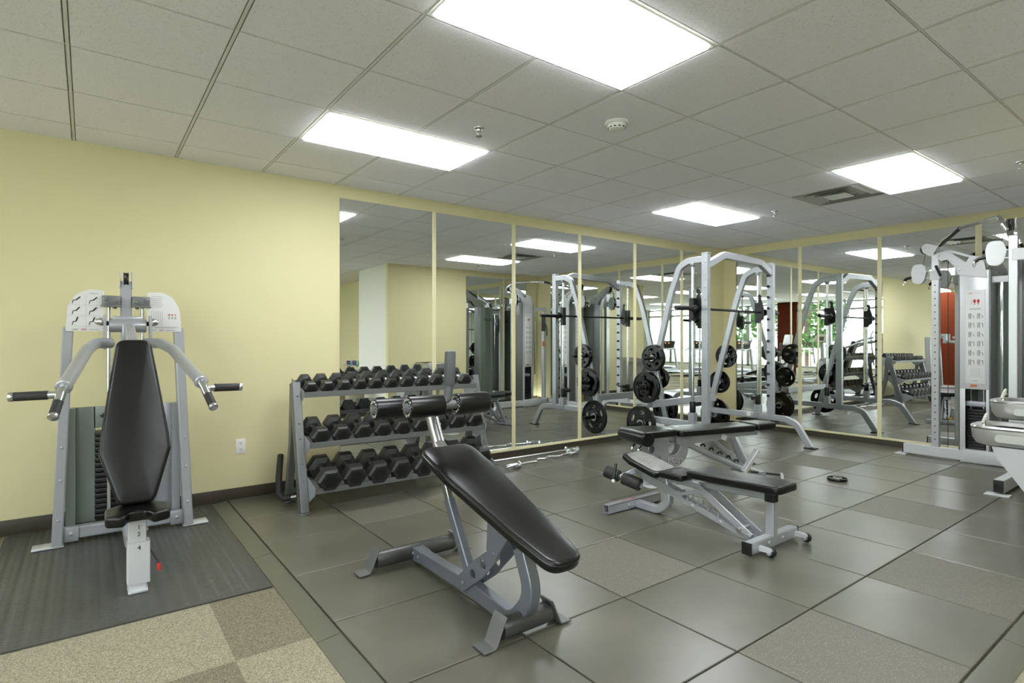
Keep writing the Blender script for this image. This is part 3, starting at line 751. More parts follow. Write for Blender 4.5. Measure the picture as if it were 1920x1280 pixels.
# link plates with lightening holes
A = Vector((0, 2.345, .098)); B_ = Vector((0, 2.075, .322)); L = (B_ - A).length; U = (B_ - A).normalized(); V = Vector((0, -U.z, U.y)) * -1
V = X.cross(U)
for s_ in (-1, 1):
    m = MB(); o_l = fillet([Vector(p + (0,)) for p in [(-.04, -.045), (-.035, .030), (L * .5, .046), (L + .035, .028), (L + .035, -.028), (L * .5, -.046)]], .03, 6, True)
    m.prism(o_l, .008, Vector((cx + s_ * .041, 0, 0)) + A, U, V, holes=[circ(.023, 18, (L * .34, 0)), circ(.023, 18, (L * .66, 0))])
    bolt(m, Vector((cx + s_ * .046, 0, 0)) + A + U * .01, (s_, 0, 0), .013); bolt(m, Vector((cx + s_ * .046, 0, 0)) + B_, (s_, 0, 0), .013)
    m.build('link_plate', M['gunmetal'], t)
m = MB(); m.beam([(cx, 2.315, .10), (cx, 2.545, .455)], .042, .052); m.build('strut_sleeve', M['gunmetal'], t)
m = MB(); m.beam([(cx, 2.53, .43), (cx, 2.60, .560)], .032, .040); m.build('strut_inner', M['steel'], t)
# pad
pe0 = Vector((cx, 2.610, .678)); pe1 = Vector((cx, 1.640, .368)); pv = (pe0 - pe1).normalized(); PL = (pe0 - pe1).length
m = MB(); edge = m.cushion([(-.084, 0), (-.118, .26), (-.155, PL * .72), (-.152, PL), (.152, PL), (.155, PL * .72), (.118, .26), (.084, 0)], .056, pe1, X, pv, .018, .007, .075)
pd = m.build('pad', M['vinyl'], t)
m = MB(); m.tube(edge[::1], .0035, 6, 0, closed=True); m.build('piping', M['vinyl'], pd)
m = MB(); m.beam([pe1 + pv * .22 - Z * .022, pe0 - pv * .10 - Z * .022], .07, .030, ch=.003); m.build('pad_rail', M['gunmetal'], t)
for s_ in (-1, 1):
    m = MB(); m.prism([(-.10, .085), (.08, .085), (.04, -.085), (-.035, -.085)], .006, Vector((cx + s_ * .049, 2.065, .395)), pv, X.cross(pv)); m.build('pad_bracket', M['gunmetal'], t)
# roller post, rollers, handle
m = MB(); m.tube([(cx, 2.545, .655), (cx, 2.655, .725), (cx, 2.730, .860), (cx, 2.742, .925)], .034, 20, .05); m.build('roller_post', M['steel'], t)
m = MB(); m.text('H', .05, (cx - .001, 2.671, .815), X, Vector((0, .40, .92)), .002, shear=.35); m.build('letter_decal', M['card'], t, smooth=False)
m = MB(); m.beam([(cx, 2.54, .945), (cx, 2.78, .925), (cx, 2.94, .905)], .046, .030, r=.05); m.build('roller_carrier', M['graphite'], t)
def roller(x0, x1, y, z, rr=.056, tt=None):
    m = MB(); m.lathe([(rr * .86, 0), (rr * .97, .004), (rr, .012), (rr, abs(x1 - x0) - .012), (rr * .97, abs(x1 - x0) - .004), (rr * .86, abs(x1 - x0))], (min(x0, x1), y, z), (1, 0, 0), 30)
    ro = m.build('foam_roller', M['vinyl'], t)
    for e, s_ in ((min(x0, x1), -1), (max(x0, x1), 1)):
        f = MB()
        for k in range(14):
            a = 2 * PI * k / 14; f.tube([(e + s_ * .002, y + math.cos(a + q_) * rad, z + math.sin(a + q_) * rad) for q_, rad in ((-.16, rr * .84), (-.1, rr * .62), (.1, rr * .62), (.16, rr * .84))], .0022, 6, .01, nf=3)
        f.build('end_pleats', M['steel'], ro)
        f = MB(); f.lathe([(rr * .45, 0), (rr * .42, .006), (rr * .2, .010), (0, .010)], (e, y, z), (s_, 0, 0), 20); f.build('end_cap', M['gunmetal'], ro)
roller(cx - .236, cx - .038, 2.552, .945); roller(cx + .040, cx + .236, 2.552, .945)
roller(cx - .262, cx - .060, 2.900, .905); roller(cx + .060, cx + .262, 2.900, .905)
m = MB(); m.cyl((cx - .23, 2.552, .945), (cx + .23, 2.552, .945), .024, 18); m.build('roller_bar', M['graphite'], t)
m = MB(); m.cyl((cx - .25, 2.90, .905), (cx + .25, 2.90, .905), .022, 18); m.build('roller_bar', M['graphite'], t)
hp = [(cx - .03, 2.552, .962), (cx - .012, 2.55, 1.01), (cx + .012, 2.54, 1.22)]
m = MB(); m.tube([(cx - .03, 2.552, .955), (cx - .004, 2.552, .985), (cx + .002, 2.55, 1.06)], .024, 18, .04); m.build('handle_stem', M['greyfoam'], t)
m = MB(); m.lathe([(.027, 0), (.029, .004), (.029, .165), (.027, .176), (.018, .182), (0, .183)], (cx + .002, 2.55, 1.045), (.035, -.02, 1), 22); m.build('handle_grip', M['greyfoam'], t)
m = MB(); m.lathe([(.030, 0), (.033, .005), (.033, .012), (.014, .020), (0, .021)], (cx - .005, 2.745, .945), (0, 0, 1), 20); m.build('adjustment_knob', M['gunmetal'], t)

# ================================================================== ADJUSTABLE BENCH (right foreground)
cx = 3.33
t = thing('adjustable_bench', 'silver adjustable bench with low black pads, ladder teeth and two wheels', 'bench', (cx, 2.3, ZR))
m = MB(); xa, xb = 3.015, 3.60; yb_, zb_ = 2.885, .052
for (c, d) in (((0, 0, .030), (xb - xa, .056, .004)), ((0, 0, -.030), (xb - xa, .056, .004)), ((0, .026, 0), (xb - xa, .004, .064)), ((0, -.026, 0), (xb - xa, .004, .064))):
    m.box(((xa + xb) / 2, yb_ + c[1], zb_ + c[2]), d)
bolt(m, (3.235, yb_ - .028, zb_), (0, -1, 0), .014); m.build('rear_crossbar', M['silver'], t, smooth=False)
m = MB(); m.text('HOIST FITNESS', .024, (3.26, yb_, zb_ + .0325), X, Y, .0008); m.build('red_lettering', M['redink'], t, smooth=False)
m = MB(); m.beam([(cx, 2.855, .050), (cx, 2.66, .047), (cx, 2.565, .12), (cx, 2.60, .285)], .056, .056, r=[0, .09, .11, 0], nf=9); m.build('rear_leg', M['silver'], t)
# toothed ladder plates
A = Vector((0, 2.735, .268)); B_ = Vector((0, 1.875, .045)); U = (B_ - A).normalized(); V = X.cross(U) * -1; L = (B_ - A).length
if V.z < 0: V = -V
out_ = [(-.02, .026), (.26, .026), (.28, .040)]
for k in range(6):
    u0 = .30 + k * .082; out_ += [(u0, .004), (u0 + .045, .0), (u0 + .050, .046), (u0 + .062, .002)]
out_ += [(L - .03, .028), (L + .01, .012), (L + .01, -.022), (L - .05, -.034), (-.02, -.030)]
for s_ in (-1, 1):
    m = MB(); m.prism(out_, .006, A + X * (cx + s_ * .030), U, V); 
    for u_ in (.40, .62, .86): bolt(m, A + X * (cx + s_ * .034) + U * u_ - V * .016, (s_, 0, 0), .013)
    m.build('ladder_plate', M['silver'], t, smooth=False)
m = MB(); m.beam([A + X * cx - U * .05, A + X * cx + U * .30], .054, .052, b=X); m.build('ladder_beam', M['silver'], t)
m = MB(); m.beam([(3.07, 1.815, .068), (3.60, 1.815, .068)], .058, .068, b=(0, 1, 0)); 
for x in (3.26, 3.42): bolt(m, (x, 1.786, .070), (0, -1, 0), .012)
m.build('front_crossbar', M['silver'], t)
for x in (3.066, 3.604): MB().box((x, 1.815, .068), (.012, .062, .072), ch=.003).build('bar_cap', M['blk'], t)
for x in (3.155, 3.575):
    m = MB(); m.prism([(-.02, -.016), (.055, -.012), (.062, 0), (.055, .012), (-.02, .016)], .020, (x, 1.775, .062), -Y, Z); m.build('wheel_bracket', M['silver2'], t)
    m = MB(); m.lathe([(.010, -.013), (.024, -.013), (.028, -.008), (.028, .008), (.024, .013), (.010, .013)], (x + .022, 1.728, .047), (1, 0, 0), 24); wh = m.build('wheel', M['blk'], t)
    m = MB(); m.lathe([(.012, -.030), (.012, .014), (.008, .018)], (x + .022, 1.728, .047), (1, 0, 0), 16); m.build('axle', M['silver'], wh)
m = MB(); m.beam([(cx, 1.812, .10), (cx, 1.812, .345)], .055, .055); m.build('front_post', M['silver'], t)
m = MB(); m.beam([(cx, 1.812, .30), (cx, 1.812, .372)], .062, .062); m.build('post_cap', M['blk'], t)
m = MB(); m.beam([(cx, 2.27, .310), (cx, 1.80, .333)], .05, .045); m.build('pad_rail', M['silver'], t)
m = MB(); m.beam([(cx, 2.66, .285), (cx, 2.50, .300), (cx, 2.25, .292)], .046, .048, r=.05); bolt(m, (cx - .024, 2.64, .288), (-1, 0, 0), .017); bolt(m, (cx - .030, 2.285, .293), (-1, 0, 0), .018, .010); m.build('seat_rail', M['silver'], t)
for s_ in (-1, 1):
    m = MB(); m.beam([(cx + s_ * .050, 2.29, .296), (cx + s_ * .050, 1.915, .062)], .010, .048, ch=.002); bolt(m, (cx + s_ * .055, 1.925, .068), (s_, 0, 0), .016); m.build('support_link', M['silver'], t)
m = MB(); m.cyl((cx - .085, 1.985, .098), (cx + .06, 1.985, .098), .011, 14); m.build('lock_pin', M['steel'], t)
m = MB(); m.beam([(cx - .04, 2.455, .212), (cx - .04, 2.32, .255), (cx - .04, 2.27, .258)], .012, .022, ch=.002); m.build('seat_link', M['silver'], t)
# pads
def pad(name, o, v, L, w0, w1, th, m_, rr=.04):
    q = MB(); q.cushion([(-w0, 0), (-w1, L), (w1, L), (w0, 0)], th, o, X, v, .014, .005, rr)
    return q.build(name, m_, t)
pad('back_pad', Vector((cx, 1.700, .372)), (Vector((0, 2.345, .360)) - Vector((0, 1.700, .372))), .645, .118, .135, .050, M['vinyl'], .05)
pad('lumbar_pad', Vector((cx, 2.375, .320)), Vector((0, 1, -.02)), .20, .125, .125, .045, M['vinyl'], .03)
q = MB(); sv = (Vector((0, 2.935, .385)) - Vector((0, 2.600, .300))); q.cushion([(-.135, 0), (-.135, .25), (-.095, .36), (.095, .36), (.135, .25), (.135, 0)], .042, Vector((cx, 2.590, .300)), X, sv, .013, .004, .04); sp = q.build('seat_pad', M['vinyl'], t)
q = MB(); q.cushion([(-.115, .02), (-.115, .24), (-.08, .335), (.08, .335), (.115, .24), (.115, .02)], .004, Vector((cx, 2.590, .300)) + X.cross(sv).normalized() * .0445, X, sv, .0015, .002, .035); q.build('seat_cover', M['vinylw'], sp)
# leg hold-down rollers
ra, rb_ = Vector((3.21, 3.075, .270)), Vector((3.285, 2.790, .205)); d = (rb_ - ra).normalized(); L = (rb_ - ra).length
for f0, f1 in ((0, .40), (.50, 1.0)):
    q = MB(); l_ = (f1 - f0) * L; rr = .047
    q.lathe([(rr * .8, 0), (rr * .97, .005), (rr, .014), (rr, l_ - .014), (rr * .97, l_ - .005), (rr * .8, l_)], ra + d * L * f0, d, 26); ro = q.build('leg_roller', M['foam'], t)
    q = MB(); q.lathe([(.022, 0), (.022, .004), (.014, .010), (0, .011)], ra + d * (L * f1), d, 18); q.build('roller_cap', M['steel'], ro)
q = MB(); q.cyl(ra, rb_, .014, 14); q.build('roller_shaft', M['steel'], t)
q = MB(); q.beam([ra + d * L * .45, (cx - .02, 2.86, .30), (cx, 2.74, .30)], .035, .04, b=(1, 0, .3), r=.03); q.build('roller_arm', M['silver'], t)
q = MB(); q.tube([(3.235, 2.99, .335), (3.175, 2.96, .235)], .011, 12); q.build('release_lever', M['blk'], t)
q = MB(); q.lathe([(0, -.014), (.011, -.010), (.014, 0), (.011, .010), (0, .014)], (3.170, 2.957, .222), (0, 0, 1), 14); q.build('lever_knob', M['white'], t)

# ================================================================== REAR ADJUSTABLE BENCH
A = Vector((3.76, 3.29, 0)); ang = math.atan2(-.42, 1.44)
t = thing('adjustable_bench', 'larger silver adjustable bench behind, with thick rolled head pad and lettered curved plate', 'bench', (3.76, 3.29, ZR), rz=ang, local=True)
def P(u, v, z): return Vector((u, v, z - ZR))
q = MB(); q.lathe([(.055, 0), (.060, .006), (.062, .02), (.062, .38), (.060, .394), (.055, .40)], P(.035, -.20, .452), (0, 1, 0), 26); q.build('head_roll', M['vinyl'], t)
def pad3(name, u0, u1, w0, w1, z, th=.055, rr=.04):
    q = MB(); q.cushion([(u0, -w0), (u1, -w1), (u1, w1), (u0, w0)], th, P(0, 0, z), X, Y, .014, .005, rr); return q.build(name, M['vinyl'], t)
pad3('head_pad', .04, .37, .185, .14, .452, .06, .03); pad3('back_pad', .385, 1.26, .155, .135, .445, .055, .06); pad3('seat_end_pad', 1.265, 1.50, .135, .12, .450, .058, .03)
q = MB(); q.beam([P(.40, -.0, .418), P(1.36, 0, .418)], .05, .055, b=(0, 1, 0)); q.build('pad_rail', M['silver'], t)
for s_ in (-1, 1):
    q = MB(); q.prism(fillet([Vector(p + (0,)) for p in [(.42, -.05), (.42, .04), (1.30, .04), (1.30, .0), (.95, -.035), (.50, -.06)]], .025, 4, True), .006, P(0, s_ * .055, .415), X, Z)
    bolt(q, P(.50, s_ * .059, .400), (0, s_, 0), .014); bolt(q, P(.98, s_ * .059, .415), (0, s_, 0), .012); q.build('side_plate', M['silver'], t)
# curved plate with lettering
arc = []
for k in range(19):
    a = PI * (1.0 + k / 18.0); arc.append((.40 + .155 * math.cos(a), .33 + .155 * math.sin(a) * 1.05))
arc2 = []
for k in range(15):
    a = PI * (2.0 - k / 14.0); arc2.append((.40 + .065 * math.cos(a), .335 + .065 * math.sin(a)))
outl = [(.06, .425), (.07, .33), (.13, .25), (.22, .265)] + arc[2:] + [(.555, .40), (.465, .40)] + arc2 + [(.335, .41), (.22, .43)]
for s_ in (-1, 1):
    q = MB(); q.prism(outl, .008, P(0, s_ * .040, 0), X, Z, holes=[circ(.035, 18, (.17, .335))]); q.build('curved_plate', M['silver'], t, smooth=False)
q = MB(); q.text('HOIST', .058, P(.41, -.0455, .222), Vector((1, 0, -.18)), Z, .003, shear=.25); q.build('raised_lettering', M['card'], t, smooth=False)
q = MB(); q.text('HOIST', .058, P(.405, -.0445, .218), Vector((1, 0, -.18)), Z, .0025, shear=.25); q.build('lettering_outline', M['ink'], t, smooth=False)
q = MB(); q.beam([P(.10, 0, .40), P(.12, 0, .20), P(.17, 0, .07), P(.17, 0, .05)], .07, .08, b=(0, 1, 0), r=.06); q.build('rear_leg', M['silver'], t)
q = MB(); q.cushion([(.10, -.12), (.26, -.12), (.26, .12), (.10, .12)], .010, P(0, 0, ZR), X, Y, .003, .001, .05); q.build('foot_plate', M['silver2'], t)
q = MB(); q.tube([P(.09, -.05, .39), P(.03, -.05, .34), P(.03, -.05, .26), P(.10, -.05, .20)], .011, 12, .03); q.tube([P(.09, .05, .39), P(.03, .05, .34), P(.03, .05, .26), P(.10, .05, .20)], .011, 12, .03); q.build('carry_handle', M['chrome'], t)
q = MB(); q.tube([P(.52, -.02, .37), P(1.20, -.02, .07)], .026, 16); q.build('ladder_tube', M['silver'], t)
for k in range(6):
    q = MB(); f = .12 + k * .14; c = P(.52, -.02, .37).lerp(P(1.20, -.02, .07), f) + Vector((.012, 0, .030))
    q.tube([c, c + Vector((.004, 0, .020)), c + Vector((.036, 0, .018)), c + Vector((.046, 0, -.004))], .008, 10, .01); q.build('ladder_hook', M['blk'], t)
q = MB(); q.beam([P(.86, .03, .39), P(1.235, .03, .075)], .045, .045, b=(0, 1, 0)); q.box(P(1.09, .03, .205), (.06, .058, .058), rot=(0, .72, 0), ch=.003); q.build('adjustment_arm', M['silver'], t)
q = MB(); q.beam([P(1.10, .05, .41), P(1.30, .08, .04)], .05, .05, b=(0, 1, 0)); q.build('front_leg', M['silver'], t)
q = MB(); q.beam([P(1.30, .24, .050), P(1.30, -.16, .050)], .055, .055, b=(1, 0, 0)); q.build('front_crossbar', M['silver'], t)
q = MB(); q.beam([P(1.16, -.06, .065), P(1.285, -.10, .265)], .055, .04, b=(0, 1, 0)); q.build('number_post', M['silver2'], t)
q = MB(); q.lathe([(.020, -.03), (.025, -.025), (.025, .025), (.020, .03)], P(1.20, -.06, .092), (1, .1, 0), 18); q.build('release_knob', M['yellowp'], t)
q = MB(); q.tube([P(1.22, -.09, .07), P(1.45, -.20, .045)], .010, 12); q.build('pull_rod', M['blk'], t)
q = MB(); q.beam([P(1.44, -.24, .030), P(1.50, -.17, .030)], .05, .022, b=(0, 0, 1)); q.build('rod_foot', M['silver2'], t)
q = MB(); q.box(P(.93, -.065, .40), (.06, .004, .05), rot=(0, .4, 0)); q.build('white_label', M['card'], t)

# ================================================================== BARS AND PLATES ON THE FLOOR
def barbell(name, lab, p0, p1, path, r, slr, sl, cat='barbell'):
    t = thing(name, lab, cat, tuple((Vector(p0) + Vector(p1)) / 2 * 1.0))
    p0, p1 = Vector(p0), Vector(p1); d = (p1 - p0).normalized()
    m = MB(); m.tube(path, r, 14, .02); m.build('shaft', M['steel'], t)
    for e, s_ in ((p0, 1), (p1, -1)):
        m = MB(); m.lathe([(slr * .6, 0), (slr * .6, .006), (slr * .92, .006), (slr, .010), (slr, sl), (slr * 1.55, sl), (slr * 1.6, sl + .012), (slr * 1.2, sl + .018), (r, sl + .020)], e, d * s_, 22); m.build('sleeve', M['chrome'], t)
p0, p1 = Vector((3.02, 4.705, .055)), Vector((4.47, 4.705, .055))
barbell('straight_barbell', 'straight steel barbell lying on the floor against the mirror baseboard', p0, p1, [p0 + X * .1, p1 - X * .1], .0125, .024, .18)
p0, p1 = Vector((3.225, 4.41, .052)), Vector((4.38, 4.60, .052)); d = (p1 - p0).normalized(); n_ = Vector((-d.y, d.x, 0)); Lb = (p1 - p0).length
zz = [(0.1, 0), (.26, 0), (.34, -.045), (.42, .035), (.5, 0), (.58, .035), (.66, -.045), (.74, 0), (.9, 0)]
barbell('curl_bar', 'short zigzag steel curl bar on the floor in front of the straight barbell', p0, p1, [p0 + d * (f * Lb) + n_ * o_ + Z * (abs(o_) * .1) for f, o_ in zz], .0125, .025, .175)
def make_plate(Rp, th, label, grp, loc, nh=5, a0=0.3):
    t = thing('weight_plate', label, 'weight plate', loc, group=grp, local=True)
    hs = [ell(Rp * .115, Rp * .22, (math.cos(a0 + 2 * PI * k / nh) * Rp * .63, math.sin(a0 + 2 * PI * k / nh) * Rp * .63), a0 + 2 * PI * k / nh) for k in range(nh)]
    m = MB(); m.prism(circ(Rp * .93, 44), th * .45, (0, 0, 0), Y, Z, holes=hs + [circ(.026, 18)])
    m.lathe([(Rp * .88, -th * .22), (Rp * .90, -th / 2), (Rp * .98, -th / 2), (Rp, -th * .3), (Rp, th * .3), (Rp * .98, th / 2), (Rp * .90, th / 2), (Rp * .88, th * .22)], (0, 0, 0), (1, 0, 0), 44, caps=False)
    m.build('disc', M['iron'], t)
    m = MB(); m.lathe([(.026, -th / 2 - .001), (Rp * .30, -th / 2 - .001), (Rp * .38, -th * .22), (Rp * .38, th * .22), (Rp * .30, th / 2 + .001), (.026, th / 2 + .001), (.026, -th / 2 - .001)], (0, 0, 0), (1, 0, 0), 32, caps=False)
    m.build('hub', M['iron'], t)
    m = MB(); m.lathe([(.026, -th / 2 - .003), (.036, -th / 2 - .003), (.037, -th / 2), (.037, th / 2), (.036, th / 2 + .003), (.026, th / 2 + .003), (.026, -th / 2 - .003)], (0, 0, 0), (1, 0, 0), 24, caps=False)
    m.build('steel_bushing', M['steel'], t)
    return t
small = make_plate(.082, .022, 'small black weight plate lying flat on the rubber tiles by itself', None, (5.43, 2.335, ZR + .0115), 3)
small.rotation_euler = (0, R(90), 0)
# ================================================================== SMITH MACHINE
xl, xr, yu, yr = 5.42, 6.775, 3.69, 3.86
t = thing('smith_machine', 'tall silver weight bar machine with a black bar on guide rods before the mirrors', 'exercise machine', ((xl + xr) / 2, 4.0, ZR))
for x, inn in ((xl, 1), (xr, -1)):
    m = MB(); m.beam([(x, yu, .315), (x, yu, 2.235)], .058, .078, ch=.004)
    m.box((x, yu, 2.238), (.064, .084, .010), ch=.003)
    for k in range(13): bolt(m, (x - .029 if inn > 0 else x - .029, yu - .012, .52 + k * .135), (-1, 0, 0), .008, .005)
    m.build('upright', M['silver'], t)
    for k in range(12):
        m = MB(); m.lathe([(.012, 0), (.012, .016), (.017, .018), (.017, .030), (.012, .034)], (x + inn * .029, yu + .01, .60 + k * .135), (inn, 0, 0), 14); m.build('catch_peg', M['blk'], t)
    m = MB(); m.beam([(x, yu + .03, 2.175), (x, 3.905, 2.175), (x, 4.03, 2.12), (x, 4.145, 1.83), (x, 4.47, .66), (x, 4.625, ZR + .006)], .05, .072, r=[0, .10, .13, .3, .2, 0], ch=.005, nf=8); m.build('slanted_leg', M['silver'], t)
    m = MB(); m.beam([(x + inn * .0, 4.52, .345), (x, 3.50, .330), (x, 3.375, .285), (x, 3.215, ZR + .010)], .052, .072, r=[0, .16, .12, 0], nf=8, ch=.006); m.build('base_rail', M['silver'], t)
    for y in (3.205, 4.63):
        m = MB(); m.box((x, y, ZR + .006), (.10, .13, .012), ch=.003); m.build('rubber_foot', M['blk'], t)
    m = MB(); m.cyl((x, yr, .40), (x, yr, 2.15), .0165, 20); m.build('guide_rod', M['chrome'], t)
    m = MB(); m.lathe([(.020, 0), (.030, .012), (.034, .03), (.034, .04)], (x, yr, 2.105), (0, 0, 1), 20); m.build('rod_collar', M['silver'], t)
    m = MB(); m.beam([(x, yr, .33), (x, yr, .475)], .075, .075, ch=.005); m.build('rod_socket', M['silver'], t)
    m = MB(); m.cyl((x, yr, .475), (x, yr, .60), .034, 20, .006); m.build('rubber_bumper', M['blk'], t)
    m = MB(); m.beam([(x + inn * .03, yr, .565), (x + inn * .135, yr, .565)], .03, .045, b=(0, 1, 0)); m.tube([(x + inn * .13, yr, .565), (x + inn * .15, yr - .05, .575), (x + inn * .15, yr - .09, .60)], .014, 10, .02); m.build('safety_stop', M['blk'], t)
    m = MB(); m.beam([(x, yr, 1.50), (x, yr, 1.755)], .060, .060, ch=.006); m.build('bar_carriage', M['blk'], t)
    m = MB(); m.prism([(-.045, -.08), (.02, -.12), (.045, -.03), (.045, .05), (.015, .17), (.025, .185), (.035, .205), (.012, .225), (-.012, .205), (-.01, .16), (-.045, .05)], .012, (x + inn * .038, yr - .055, 1.635), Y, Z); m.build('lock_hook', M['blk'], t)
m = MB(); m.beam([(xl + .029, yu, 2.115), (xl + .33, yu, 2.245), (xr - .25, yu, 2.225), (xr - .029, yu, 2.115)], .06, .078, b=(0, 1, 0), r=[0, .12, .05, 0], ch=.005, nf=7); m.build('top_crossbar', M['silver'], t)
m = MB(); m.beam([(xl + .02, 4.46, .515), (xr - .02, 4.46, .515)], .045, .085, b=(0, 1, 0), ch=.005); m.build('rear_crossbar', M['silver'], t)
m = MB(); m.box((6.777 - .0285, 3.97, .345), (.004, .055, .04)); m.build('small_label', M['card'], t)
m = MB(); m.cyl((xl - .01, yr - .055, 1.635), (xr + .01, yr - .055, 1.635), .0135, 18); m.build('lift_bar', M['blk'], t)
for x, s_ in ((xl, -1), (xr, 1)):
    m = MB(); m.lathe([(.042, 0), (.042, .035), (.025, .045), (.025, .33), (.023, .335)], (x + s_ * .035, yr - .055, 1.635), (s_, 0, 0), 22); m.build('bar_sleeve', M['blk'], t)
# plates on storage pegs of the slanted legs
grpP = 'black weight plates stored on the bar machine'
specs = [  # (side, y, z, [(radius, thickness, label)...])
 (-1, 4.345, 1.075, [(.158, .030, 'inner black plate on the upper left storage peg of the bar machine'), (.155, .030, 'outer black plate on the upper left storage peg of the bar machine')]),
 (-1, 4.445, .725, [(.188, .032, 'inner large black plate on the middle left storage peg'), (.186, .030, 'outer large black plate on the middle left storage peg'), (.098, .024, 'small black plate outermost on the middle left storage peg')]),
 (-1, 4.545, .275, [(.220, .034, 'large black plate on the lowest left storage peg, behind the rear bench')]),
 (1, 4.345, 1.075, [(.155, .030, 'larger black plate on the upper right storage peg of the bar machine'), (.095, .026, 'small black plate on the upper right storage peg, next to the larger'), (.093, .026, 'small black plate outermost on the upper right storage peg')]),
 (1, 4.445, .725, [(.152, .030, 'inner black plate on the middle right storage peg'), (.100, .030, 'small outer black plate on the middle right storage peg')]),
 (1, 4.520, .285, [(.215, .034, 'inner large black plate on the lowest right storage peg'), (.205, .032, 'outer large black plate on the lowest right storage peg')]),
]
pbase = None; kk = 0
for side, y, z, pls in specs:
    x0 = (xl - .027) if side < 0 else (xr + .027)
    m = MB(); m.cyl((x0, y, z), (x0 + side * .235, y, z), .0235, 18, .003); m.build('storage_peg', M['blk'], t)
    m = MB(); m.cyl((x0, y, z), (x0 + side * .012, y, z), .040, 20, .002); m.build('peg_flange', M['silver'], t)
    x = x0 + side * .022
    for (r_, th, lab) in pls:
        x += side * th / 2
        if pbase is None: pbase = make_plate(.158, .030, lab, grpP, (x, y, z)); o = pbase
        else: o = dup(pbase, loc=(x, y, z), label=lab)
        o.scale = (th / .030, r_ / .158, r_ / .158); o.rotation_euler = (.4 + kk * .7, 0, 0); kk += 1
        x += side * (th / 2 + .004)

